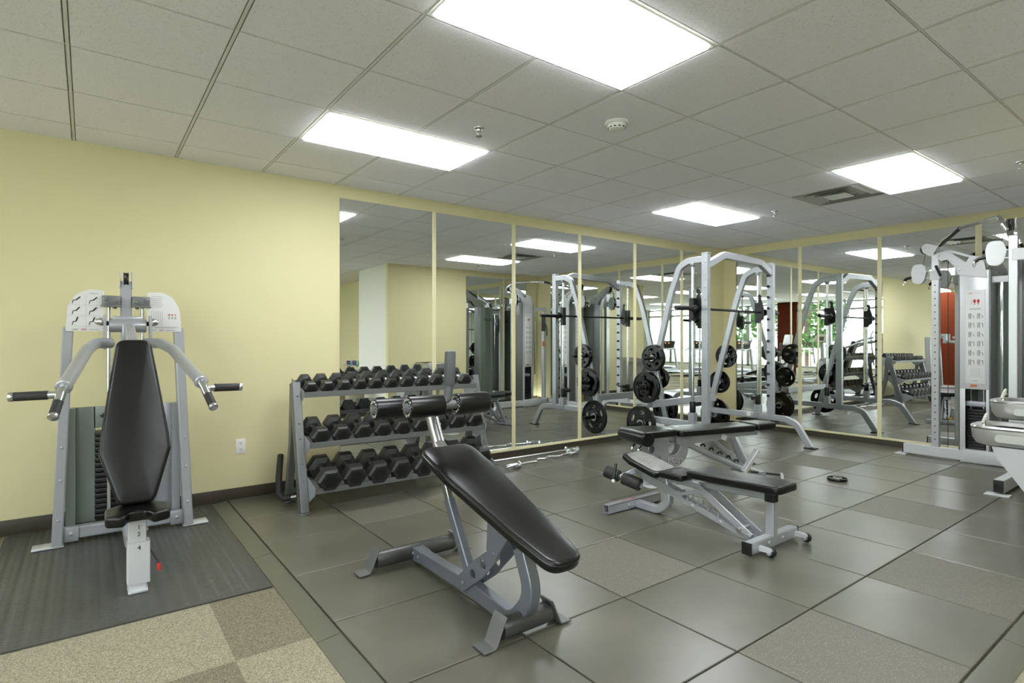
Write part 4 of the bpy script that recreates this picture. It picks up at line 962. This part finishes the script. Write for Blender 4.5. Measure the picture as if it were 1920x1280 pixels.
# ================================================================== CABLE MACHINE (corner)
t = thing('cable_machine', 'tall silver dual cable machine with instruction placard in the mirrored corner', 'exercise machine', (7.1, 1.5, ZR))
def right(v): return Vector((6.12 + (2.46 - v.y), 1.32 - (v.x - 7.33), v.z))
ident = lambda v: v
boom = [(2.27, 2.296), (2.245, 2.33), (2.208, 2.33), (2.081, 2.279), (1.848, 2.162), (1.756, 2.137), (1.726, 2.072), (1.702, 1.917), (1.943, 1.97), (1.963, 2.044), (2.034, 2.137), (2.095, 2.127), (2.133, 2.173), (2.208, 2.203), (2.254, 2.238)]
hole = [(2.002, 2.205), (1.849, 2.143), (1.88, 2.089)]
for fn in (ident, right):
    def B(mb, name, m_, par=None, **k): mb.map(fn); return mb.build(name, m_, par or t, **k)
    B(MB().beam([(7.33, 2.44, .085), (7.33, 1.90, .085)], .070, .105, ch=.004), 'base_beam', M['silver2'])
    te = 0 if fn is ident else .17
    if te: B(MB().beam([(7.33, 2.44 + te, .085), (7.33, 2.44, .085)], .070, .105, ch=.004), 'beam_end', M['silver2'])
    B(MB().box((7.33, 2.446 + te, .085), (.066, .012, .10), ch=.002), 'beam_cap', M['blk'])
    B(MB().box((7.33, 2.46 + te, ZR + .005), (.16, .11, .010), ch=.002), 'toe_plate', M['silver2'])
    B(MB().box((7.33, 1.69, .090), (.10, .42, .13), ch=.004), 'base_block', M['silver2'])
    B(MB().beam([(7.33, 2.147, .13), (7.33, 2.147, 2.19)], .060, .068, b=(1, 0, 0), ch=.004), 'adjustment_column', M['column'])
    q = MB()
    for k in range(24): q.lathe([(.0075, 0), (.0075, .001)], (7.2995, 2.147, .22 + k * .072), (-1, 0, 0), 10)
    B(q, 'pin_holes', M['ink'], smooth=False)
    # tower
    q = MB(); fx = 7.300
    for (y0, y1, z0, z1) in ((1.69, 1.93, .78, 2.0), (1.69, 1.715, .14, .78), (1.885, 1.93, .14, .78), (1.69, 1.93, ZR, .14)):
        q.box((fx + .006, (y0 + y1) / 2, (z0 + z1) / 2), (.012, y1 - y0, z1 - z0), ch=.002)
    tw = B(q, 'tower_front', M['silver2'])
    B(MB().box((7.425, 1.9365, 1.01), (.25, .012, 1.98), ch=.004), 'tower_side', M['graphite'])
    B(MB().box((7.425, 1.6835, 1.01), (.25, .012, 1.98), ch=.004), 'tower_side', M['graphite'])
    q = MB(); q.prism(fillet([Vector(p + (0,)) for p in [(-.16, 0), (-.16, .02), (-.06, .075), (.06, .075), (.16, .02), (.16, 0)]], .05, 6, True), 1.90, (7.555, 1.81, 1.02), Y, X); sb = B(q, 'rear_shroud', M['shroud'])
    q = MB(); q.text('HOIST', .075, (7.632, 1.81, 1.72), Y, Z, .002, shear=.2); B(q, 'shroud_lettering', M['ink'], sb, smooth=False)
    for k in range(14): B(MB().box((7.41, 1.81, .165 + k * .030), (.13, .155, .026), ch=.002), 'weight_block', M['blk'])
    B(MB().box((7.41, 1.81, .625), (.14, .165, .05), ch=.004), 'weight_block', M['silver'])
    for dy in (-.055, .055): B(MB().cyl((7.41, 1.81 + dy, .13), (7.41, 1.81 + dy, 1.95), .009, 10), 'guide_rod', M['chrome'])
    B(MB().cyl((7.40, 1.81, .64), (7.40, 1.81, 2.05), .0035, 8), 'cable', M['blk'])
    B(MB().box((fx - .001, 1.80, .10), (.002, .06, .025), ch=.0005), 'maker_plate', M['card'])
    B(MB().box((fx - .0015, 1.815, .815), (.002, .055, .024)), 'orange_label', M['orange'])
    # placard
    pc = B(MB().box((fx - .002, 1.8, 1.32), (.004, .158, .96), ch=.001), 'placard', M['card'])
    ik, gi, rd = MB(), MB(), MB(); fxx = fx - .0046
    def q2(u, v, w_, h_, mb): mb.box((fxx, 1.8 - u, 1.32 + v), (.001, w_, h_))
    for r_ in range(6):
        for c_ in (-.042, .030):
            v = .215 - r_ * .095
            q2(c_, v, .014, .052, gi); q2(c_ - .012, v - .002, .003, .052, ik); q2(c_ + .007, v, .002, .056, ik)
            ik.beam([Vector((fxx, 1.8 - c_ - .012, 1.32 + v + .008)), Vector((fxx, 1.8 - c_ - .030, 1.32 + v + (.020 if r_ % 2 else -.004)))], .003, .001, b=(0, 0, 1), ch=.0002)
            ik.beam([Vector((fxx, 1.8 - c_ - .030, 1.32 + v + (.020 if r_ % 2 else -.004))), Vector((fxx, 1.8 - c_ - .032, 1.32 + v - .024))], .001, .004, b=(1, 0, 0), ch=.0002)
            q2(c_, v - .034, .045, .002, gi)
    q2(0, .285, .09, .010, gi)
    for k in range(7): q2(-.036 + k * .012, -.36, .002, .09, gi)
    q2(0, -.30, .10, .002, gi); q2(0, -.41, .12, .002, gi); q2(.02, .445, .06, .003, gi)
    for u_ in (-.006, .024): rd.prism(ell(.011, .020, (0, 0), 0), .001, (fxx, 1.8 - u_, 1.32 + .365), Y, Z); q2(u_, .335, .010, .010, rd)
    q2(-.03, .36, .004, .045, gi)
    rd.text('HD', .026, (fxx, 1.8 + .046, 1.32 + .445), -Y, Z, .001, shear=.5)
    ik.text('HOIST', .014, (fxx, 1.8, 1.32 - .455), -Y, Z, .001)
    B(ik, 'pictograms', M['ink'], pc, smooth=False); B(gi, 'fine_print', M['greyink'], pc, smooth=False); B(rd, 'red_print', M['redink'], pc, smooth=False)
    # boom plates
    for xx in (7.295, 7.365):
        q = MB(); q.prism(boom, .008, (xx, 0, 0), Y, Z, holes=[hole])
        for (yy, zz) in ((2.245, 2.285), (2.10, 2.19), (1.78, 2.09), (1.93, 2.02)): bolt(q, (xx - .004, yy, zz), (-1, 0, 0), .014, .006)
        B(q, 'boom_plate', M['silver2'], smooth=False)
    for (yy, zz, rr) in ((2.235, 2.275, .055), (2.08, 2.17, .045), (1.80, 2.08, .05)):
        B(MB().lathe([(rr * .5, -.012), (rr, -.012), (rr * .88, 0), (rr, .012), (rr * .5, .012)], (7.33, yy, zz), (1, 0, 0), 26), 'pulley_wheel', M['blk'])
    # sliding carriage with swivel pulley
    zc = 2.005 if fn is ident else 2.045
    base_fn = fn
    if fn is not ident:
        def sw(v):
            u = Vector((v.x - 7.33, v.y - 2.147 - .03, 0)); u = Matrix.Rotation(R(80), 3, 'Z') @ u
            return right(Vector((7.33 + u.x, 2.147 + u.y, v.z)))
        fn = sw
    q = MB(); q.beam([(7.33, 2.147, zc - .07), (7.33, 2.147, zc + .03)], .085, .092, ch=.004); q.beam([(7.33, 2.19, zc - .045), (7.33, 2.235, zc - .045)], .05, .010, b=(1, 0, 0)); q.beam([(7.33, 2.19, zc + .025), (7.33, 2.235, zc + .025)], .05, .010, b=(1, 0, 0)); B(q, 'sliding_carriage', M['silver2'])
    sh = fillet([Vector(p + (0,)) for p in [(-.055, -.075), (-.078, .02), (-.05, .105), (.05, .105), (.068, .02), (.055, -.10), (-.02, -.115)]], .05, 7, True)
    for xx in (7.298, 7.348): B(MB().prism([(p.x, p.y) for p in sh], .006, (xx, 2.300, zc + .005), Y, Z), 'pulley_cover', M['silver2'])
    for dz in (-.05, .055): B(MB().lathe([(.02, -.014), (.046, -.014), (.040, 0), (.046, .014), (.02, .014)], (7.323, 2.300, zc + dz), (1, 0, 0), 24), 'pulley_wheel', M['blk'])
    B(MB().tube([(7.323, 2.35, zc - .02), (7.323, 2.42, zc - .035), (7.323, 2.44, zc - .055)], .015, 12, .02), 'cable_stop', M['blk'])
    B(MB().tube([(7.323, 2.440, zc - .055), (7.323, 2.455, zc - .075), (7.323, 2.445, zc - .115), (7.323, 2.432, zc - .075)], .004, 8, .01, closed=True), 'carabiner', M['chrome'])
    B(MB().tube([(7.285, 2.135, zc + .075), (7.215, 2.075, zc - .035)], .013, 12), 'release_handle', M['foam'])
    B(MB().cyl((7.323, 2.245, 2.22), (7.323, 2.262, zc + .08), .003, 8), 'cable', M['blk'])
    fn = base_fn
    B(MB().cyl((7.37, 2.05, 2.13), (7.37, 2.05, .13), .003, 8), 'cable', M['blk'])
    B(MB().beam([(7.36, 1.69, 1.90), (7.36, 1.31, 1.90)], .03, .065), 'link_tube', M['silver2'])
    B(MB().beam([(7.36, 1.50, .10), (7.36, 1.30, .10)], .06, .09), 'base_link', M['silver2'])
    B(MB().box((7.35, 1.60, 1.25), (.014, .02, 1.24), ch=.003), 'frame_strip', M['chrome'])
m = MB(); m.beam([(7.26, 1.24, .06), (7.26, 1.24, 1.94)], .07, .07); m.build('centre_post', M['silver2'], t)
nd = Vector((-1, 1, 0)).normalized(); ud = Vector((1, 1, 0)).normalized(); pc = Vector((7.26, 1.24, 0)) + nd * .055
m = MB(); m.prism([(-.04, -.15), (.04, -.15), (.04, .15), (-.04, .15)], .010, pc + Z * 1.62, ud, Z); m.build('attachment_board', M['blk'], t)
m = MB(); m.prism([(-.022, -.05), (.022, -.05), (.022, .05), (-.022, .05)], .004, pc + Z * 1.22 - nd * .010, ud, Z); m.build('orange_label', M['orange'], t)
m = MB(); m.tube([pc + Z * 1.62, pc + nd * .05 + Z * 1.60 + ud * .05, pc + nd * .05 + Z * 1.50 + ud * .07, pc + nd * .05 + Z * 1.38 + ud * .07], .011, 10, .03); m.build('rope_attachment', M['blk'], t)
m = MB(); m.tube([(7.30, 2.150, 2.215), (7.24, 2.11, 2.245), (7.10, 2.02, 2.315), (6.78, 1.78, 2.375), (6.64, 1.60, 2.378), (6.36, 1.40, 2.36), (6.27, 1.36, 2.28), (6.26, 1.33, 2.225)], .016, 16, .06); m.build('pull_up_bar', M['chrome'], t)
m = MB(); m.tube([(7.17, 2.063, 2.282), (6.80, 1.795, 2.374)], .0185, 16); m.build('bar_grip', M['blk'], t)

# ================================================================== DRINKING FOUNTAINS
def fountain(x0, x1, yf, zt, lab):
    t = thing('drinking_fountain', lab, 'drinking fountain', ((x0 + x1) / 2, YS, zt - .12), group='steel drinking fountains on the wall')
    W = (x1 - x0) / 2; D = yf - YS; cxx = (x0 + x1) / 2
    def ring(ins, z, fr=.14):
        P = fillet([Vector((-W + ins, .002, 0)), Vector((W - ins, .002, 0)), Vector((W - ins, D - ins, 0)), Vector((-W + ins, D - ins, 0))], [.01, .01, max(.02, fr - ins), max(.02, fr - ins)], 8, True)
        return [Vector((cxx + p.x, YS + p.y, z)) for p in P]
    def rings(L, name, m_, par):
        vs = []; fs = []; n = len(L[0])
        for r_ in L: vs += r_
        for i in range(len(L) - 1):
            for k in range(n): k2 = (k + 1) % n; fs.append((i * n + k, i * n + k2, (i + 1) * n + k2, (i + 1) * n + k))
        fs.append(tuple(range(n))); fs.append(tuple((len(L) - 1) * n + k for k in range(n)))
        q = MB(); q.add(vs, fs); return q.build(name, m_, par)
    bs = rings([ring(.06, zt - .128), ring(.025, zt - .115), ring(.004, zt - .08), ring(0, zt - .03), ring(0, zt - .022)], 'basin_apron', M['fount'], t)
    rings([ring(0, zt - .022), ring(-.004, zt - .012), ring(0, zt - .003), ring(.012, zt), ring(.035, zt - .002), ring(.060, zt - .014), ring(.11, zt - .030)], 'basin_top', M['steel'], t)
    for sx, xx in ((-1, x0), (1, x1)):
        q = MB(); q.prism(fillet([Vector(p + (0,)) for p in [(-.11, -.022), (.11, -.022), (.11, .022), (-.11, .022)]], .021, 6, True), .008, (xx + sx * .001, YS + D * .60, zt - .070), Y, Z); q.build('push_bar', M['fount'], bs)
    q = MB(); x_, y_ = x0 + .07, yf - .075
    q.tube([(x_, y_, zt - .02), (x_, y_, zt + .03), (x_, y_ - .02, zt + .045)], .011, 12, .015); q.build('bubbler_spout', M['chrome'], t)
    q = MB(); q.cushion([(-.014, 0), (-.022, .04), (-.014, .068), (.014, .068), (.022, .04), (.014, 0)], .012, (x_, y_ + .012, zt + .012), X, Vector((0, -.35, 1)), .005, .004, .014); q.build('mouth_guard', M['white'], t)
    # tapered cabinet below
    zb_ = zt - .128; prof = [(0, zb_ + .004), (D * .80, zb_ + .004), (D * .775, zb_ - .05), (D * .32, max(.16, zb_ - .62)), (0, max(.16, zb_ - .62))]
    q = MB(); q.prism(prof, (x1 - x0) - .03, (cxx, YS + .001, 0), Y, Z); cab = q.build('cabinet', M['fountb'], t, ang=20)
    for (n, z0, y0) in ((6, zt - .045, .03), (9, zb_ - .045, .03)):
        q = MB()
        for k in range(n): q.box((x0 + (.0145 if z0 < zb_ else -.0015), YS + y0 + .125, z0 - k * .013), (.003, .25, .006), ch=.001)
        q.build('side_grille', M['ink'], cab, smooth=False)
fountain(4.40, 4.76, 1.135, .755, 'lower stainless steel drinking fountain at the right edge, nearer the camera')
fountain(4.80, 5.16, 1.130, .885, 'higher stainless steel drinking fountain behind the lower one')

# ================================================================== FAR SIDE OF THE ROOM (seen in the mirrors)
def treadmill(name, loc, rz, lab, kind):
    t = thing(name, lab, {'treadmill': 'treadmill', 'elliptical_trainer': 'elliptical', 'exercise_bike': 'exercise bike'}[name], loc, rz, local=True)
    if name == 'treadmill':
        q = MB(); q.box((.75, 0, .14), (1.75, .56, .04), ch=.01); q.build('belt', M['blk'], t)
        for s_ in (-1, 1): q = MB(); q.box((.75, s_ * .35, .14), (1.8, .14, .09), ch=.02); q.build('side_rail', M['silver'], t)
        q = MB(); q.cushion([(-.25, -.40), (.18, -.42), (.18, .42), (-.25, .40)], .20, (0, 0, .08), X, Y, .06, .02, .1); q.build('motor_cover', M['silver'], t)
        for s_ in (-1, 1):
            q = MB(); q.beam([(-.10, s_ * .40, .20), (.05, s_ * .40, 1.02)], .06, .09, b=(0, 1, 0)); q.build('upright', M['silver'], t)
            q = MB(); q.tube([(.02, s_ * .40, 1.0), (.30, s_ * .40, .98), (.48, s_ * .40, .93)], .024, 14, .06); q.build('handrail', M['silver'], t)
        q = MB(); q.box((.05, 0, 1.14), (.06, .80, .30), rot=(0, -.35, 0), ch=.02); c_ = q.build('console', M['screen'], t)
        q = MB()
        for k in range(3): q.text('88', .06, (.094, -.16 + k * .16, 1.20), Y, Vector((-.35, 0, 1)), .002)
        q.build('led_digits', M['led'], c_, smooth=False)
        q = MB(); q.box((.16, 0, .97), (.22, .78, .05), ch=.015); q.build('cup_tray', M['silver2'], t)
    elif name == 'elliptical_trainer':
        q = MB(); q.box((.45, 0, .10), (1.7, .12, .10), ch=.02); q.box((1.25, 0, .05), (.10, .6, .08), ch=.02); q.box((-.35, 0, .05), (.10, .6, .08), ch=.02); q.build('frame_base', M['silver'], t)
        q = MB(); q.lathe([(.0, -.16), (.26, -.16), (.34, -.08), (.34, .08), (.26, .16), (0, .16)], (-.15, 0, .42), (0, 1, 0), 28); q.build('flywheel_cover', M['graphite'], t)
        q = MB(); q.beam([(-.05, 0, .5), (.05, 0, 1.25)], .09, .10, b=(0, 1, 0)); q.build('mast', M['silver'], t)
        q = MB(); q.cushion([(-.16, -.12), (.16, -.12), (.20, .10), (.10, .17), (-.10, .17), (-.20, .10)], .07, (.06, 0, 1.32), Y, Vector((-.4, 0, 1)), .02, .01, .04); c_ = q.build('console', M['bin'], t)
        q = MB(); q.prism([(-.10, -.06), (.10, -.06), (.10, .07), (-.10, .07)], .004, (.138, 0, 1.35), Y, Vector((-.4, 0, 1))); q.build('display', M['screen'], c_)
        for s_ in (-1, 1):
            q = MB(); q.tube([(.0, s_ * .24, .55), (.06, s_ * .27, 1.05), (.12, s_ * .28, 1.45), (.02, s_ * .24, 1.58)], .020, 12, .10); q.build('swing_arm', M['silver'], t)
            q = MB(); q.beam([(-.1, s_ * .16, .32 + s_ * .08), (.9, s_ * .16, .24)], .05, .06, b=(0, 1, 0)); p_ = q.build('pedal_arm', M['silver'], t)
            q = MB(); q.cushion([(-.18, -.07), (.18, -.07), (.18, .07), (-.18, .07)], .04, (.60, s_ * .16, .29), X, Y, .01, .002, .04); q.build('foot_pedal', M['blk'], p_)
    else:
        q = MB(); q.box((.35, 0, .09), (1.1, .10, .08), ch=.02); q.box((.85, 0, .05), (.08, .5, .07), ch=.02); q.box((-.15, 0, .05), (.08, .5, .07), ch=.02); q.build('frame_base', M['silver'], t)
        q = MB(); q.lathe([(.0, -.12), (.22, -.12), (.28, -.05), (.28, .05), (.22, .12), (0, .12)], (.05, 0, .42), (0, 1, 0), 28); q.build('flywheel_cover', M['silver2'], t)
        q = MB(); q.beam([(.0, 0, .5), (-.05, 0, 1.20)], .07, .08, b=(0, 1, 0)); q.build('mast', M['silver'], t)
        q = MB(); q.cushion([(-.15, -.12), (.15, -.12), (.13, .24), (-.13, .24)], .06, (-.05, 0, 1.25), Y, Vector((-.3, 0, 1)), .02, .01, .04); q.build('console', M['silver2'], t)
        q = MB(); q.tube([(-.03, -.22, 1.10), (.14, -.22, 1.16), (.0, 0, 1.05), (.14, .22, 1.16), (-.03, .22, 1.10)], .017, 12, .05); q.build('handlebar', M['blk'], t)
        q = MB(); q.beam([(.40, 0, .12), (.48, 0, .86)], .06, .06, b=(0, 1, 0)); q.build('seat_post', M['silver'], t)
        q = MB(); q.cushion([(-.14, -.05), (-.10, -.11), (.10, -.14), (.14, -.08), (.14, .08), (.10, .14), (-.10, .11), (-.14, .05)], .07, (.50, 0, .86), X, Y, .02, .01, .03); q.build('saddle', M['vinyl'], t)
    return t
tm = treadmill('treadmill', (-3.15, -4.55, 0), 0, 'treadmill by the windows, farthest from the mirror wall', 0)
for y, lab in ((-2.95, 'middle treadmill by the windows'), (-1.35, 'treadmill by the windows, just before the red pier')):
    dup(tm, loc=(-3.15, y, 0), label=lab)
el = treadmill('elliptical_trainer', (-3.15, 1.45, 0), 0, 'elliptical trainer by the windows, nearer the red pier', 0)
dup(el, loc=(-3.15, 3.15, 0), label='elliptical trainer by the windows, nearer the mirror wall')
treadmill('exercise_bike', (-3.3, .25, 0), 0, 'upright exercise bike in front of the red pier', 0)
# bin and small dumbbell stand near the recess wall
t = thing('waste_bin', 'tan plastic waste bin by the end of the pale wall', 'waste bin', (3.95, -.25, 0))
MB().lathe([(.15, .0), (.16, .01), (.19, .60), (.195, .62)], (3.95, -.25, 0), (0, 0, 1), 28).build('body', M['bin'], t)
MB().lathe([(.20, .62), (.20, .68), (.15, .74), (.0, .76)], (3.95, -.25, 0), (0, 0, 1), 28).build('lid', M['bin'], t)
sx, sy = 4.55, -1.75
t = thing('accessory_stand', 'small grey stand of coloured dumbbells and bands, seen in the leftmost mirror', 'storage stand', (sx, sy, 0))
for s_ in (-1, 1): MB().beam([(sx, sy + s_ * .42, .0), (sx, sy + s_ * .36, .76)], .05, .06, b=(0, 1, 0)).build('post', M['silver'], t)
for z in (.30, .55, .76): MB().box((sx, sy, z), (.26, .74, .025), ch=.005).build('shelf', M['silver'], t)
cols = [('green', 'green'), ('blue', 'blue'), ('purple', 'purple'), ('green', 'green'), ('blue', 'blue'), ('purple', 'purple')]
pos_w = ['nearest the pale wall end', 'second from the pale wall end', 'third from the pale wall end', 'fourth from the pale wall end', 'second from its far end', 'at its far end']
for k, (cn, mm) in enumerate(cols):
    y = sy + .29 - k * .115
    tt = thing('vinyl_dumbbell', 'small %s vinyl dumbbell on top of the accessory stand, %s' % (cn, pos_w[k]), 'dumbbell', (sx, y, .7725), group='coloured dumbbells on the accessory stand')
    for s_ in (-1, 1): MB().lathe([(.015, 0), (.040, .006), (.043, .02), (.040, .036), (.02, .042)], (sx + s_ * .04, y, .816), (s_, 0, 0), 12).build('head', M[mm], tt)
    MB().cyl((sx - .045, y, .816), (sx + .045, y, .816), .013, 10).build('handle', M[mm], tt)
for k, (mm, lab) in enumerate((('purple', 'purple looped exercise band hanging on the accessory stand'), ('teal', 'teal looped exercise band hanging on the accessory stand'), ('blue', 'blue looped exercise band hanging on the accessory stand'))):
    y = sy + .15 - k * .12; q = MB(); q.tube([(sx - .145, y, .57), (sx - .145, y + .045, .42), (sx - .145, y + .03, .30), (sx - .145, y - .03, .30), (sx - .145, y - .045, .42)], .011, 10, .03, closed=True)
    single(q, 'exercise_band', M[mm], lab, 'exercise band', (sx - .145, y, .57))
# ================================================================== OUTSIDE
struct(MB().box((-17.1, -1, -.16), (16, 40, .1)), 'floor', M['grass'], smooth=False)
struct(MB().box((-6.95, -1, -.16), (4.28, 40, .1)), 'floor', M['patio'], smooth=False)  # pale slab in place of lawn, added to bounce daylight onto the ceiling
t = thing('house', 'white house with horizontal siding outside the windows', 'house', (-15, 2.5, -.1))
q = MB(); q.box((-17.5, 3.0, 2.6), (5, 9.0, 5.4))
for k in range(26): q.box((-14.985, 3.0, .05 + k * .2), (.03, 9.0, .02))
q.build('siding', M['siding'], t, smooth=False)
q = MB(); q.prism([(-5.0, 0), (0, 2.2), (5.0, 0)], 5.6, (-17.5, 3.0, 5.3), Y, Z); q.build('roof', M['graphite'], t, smooth=False)
for y in (.8, 4.6):
    q = MB(); q.box((-14.95, y, 1.9), (.08, 1.1, 1.3), ch=.01); wf = q.build('window_frame', M['white'], t)
    q = MB(); q.box((-14.90, y, 1.9), (.02, .9, 1.1)); q.build('pane', M['screen'], wf)
rngt = random.Random(9)
def tree(x, y, h, w_, lab, n=1500):
    t = thing('tree', lab, 'tree', (x, y, -.11), group='trees outside the windows')
    q = MB(); q.tube([(x, y, -.1), (x + .1, y, h * .35), (x, y + .1, h * .75)], .12, 10, .4); q.build('trunk', M['bark'], t)
    q = MB()
    for k in range(n):
        a = rngt.uniform(0, 2 * PI); b = math.acos(rngt.uniform(-1, 1)); rr = rngt.uniform(.55, 1) ** .5
        c = Vector((x + w_ * rr * math.sin(b) * math.cos(a), y + w_ * rr * math.sin(b) * math.sin(a), h * .58 + h * .42 * rr * math.cos(b)))
        u = Vector((rngt.uniform(-1, 1), rngt.uniform(-1, 1), rngt.uniform(-1, 1))).normalized(); v = u.orthogonal().normalized(); s_ = rngt.uniform(.10, .2)
        q.add([c - u * s_, c - v * s_ * .6, c + u * s_, c + v * s_ * .6], [(0, 1, 2, 3)])
    q.build('foliage', M['leaf'], t, smooth=False)
tree(-8.6, -1.6, 4.6, 1.5, 'leafy green tree outside, left of the red pier in the mirror')
tree(-9.4, 5.6, 4.2, 1.3, 'leafy green tree outside the windows nearest the mirror wall')
tree(-11.2, 2.2, 3.9, .9, 'leafy green tree outside, between the pier and the white house')
tree(-10.5, -6.5, 5.0, 1.7, 'leafy green tree outside, beyond the farthest treadmill')
for y0 in range(1):
    q = MB()
    for k in range(60): q.box((-6.6, -7 + k * .2, .55), (.03, .035, .95))
    tt = thing('fence', 'white picket railing outside the windows', 'fence', (-6.6, -1, -.11))
    q.build('pickets', M['white'], tt, smooth=False)
    for z in (.12, .98): MB().box((-6.6, -1.1, z), (.05, 12, .05)).build('rail', M['white'], tt)
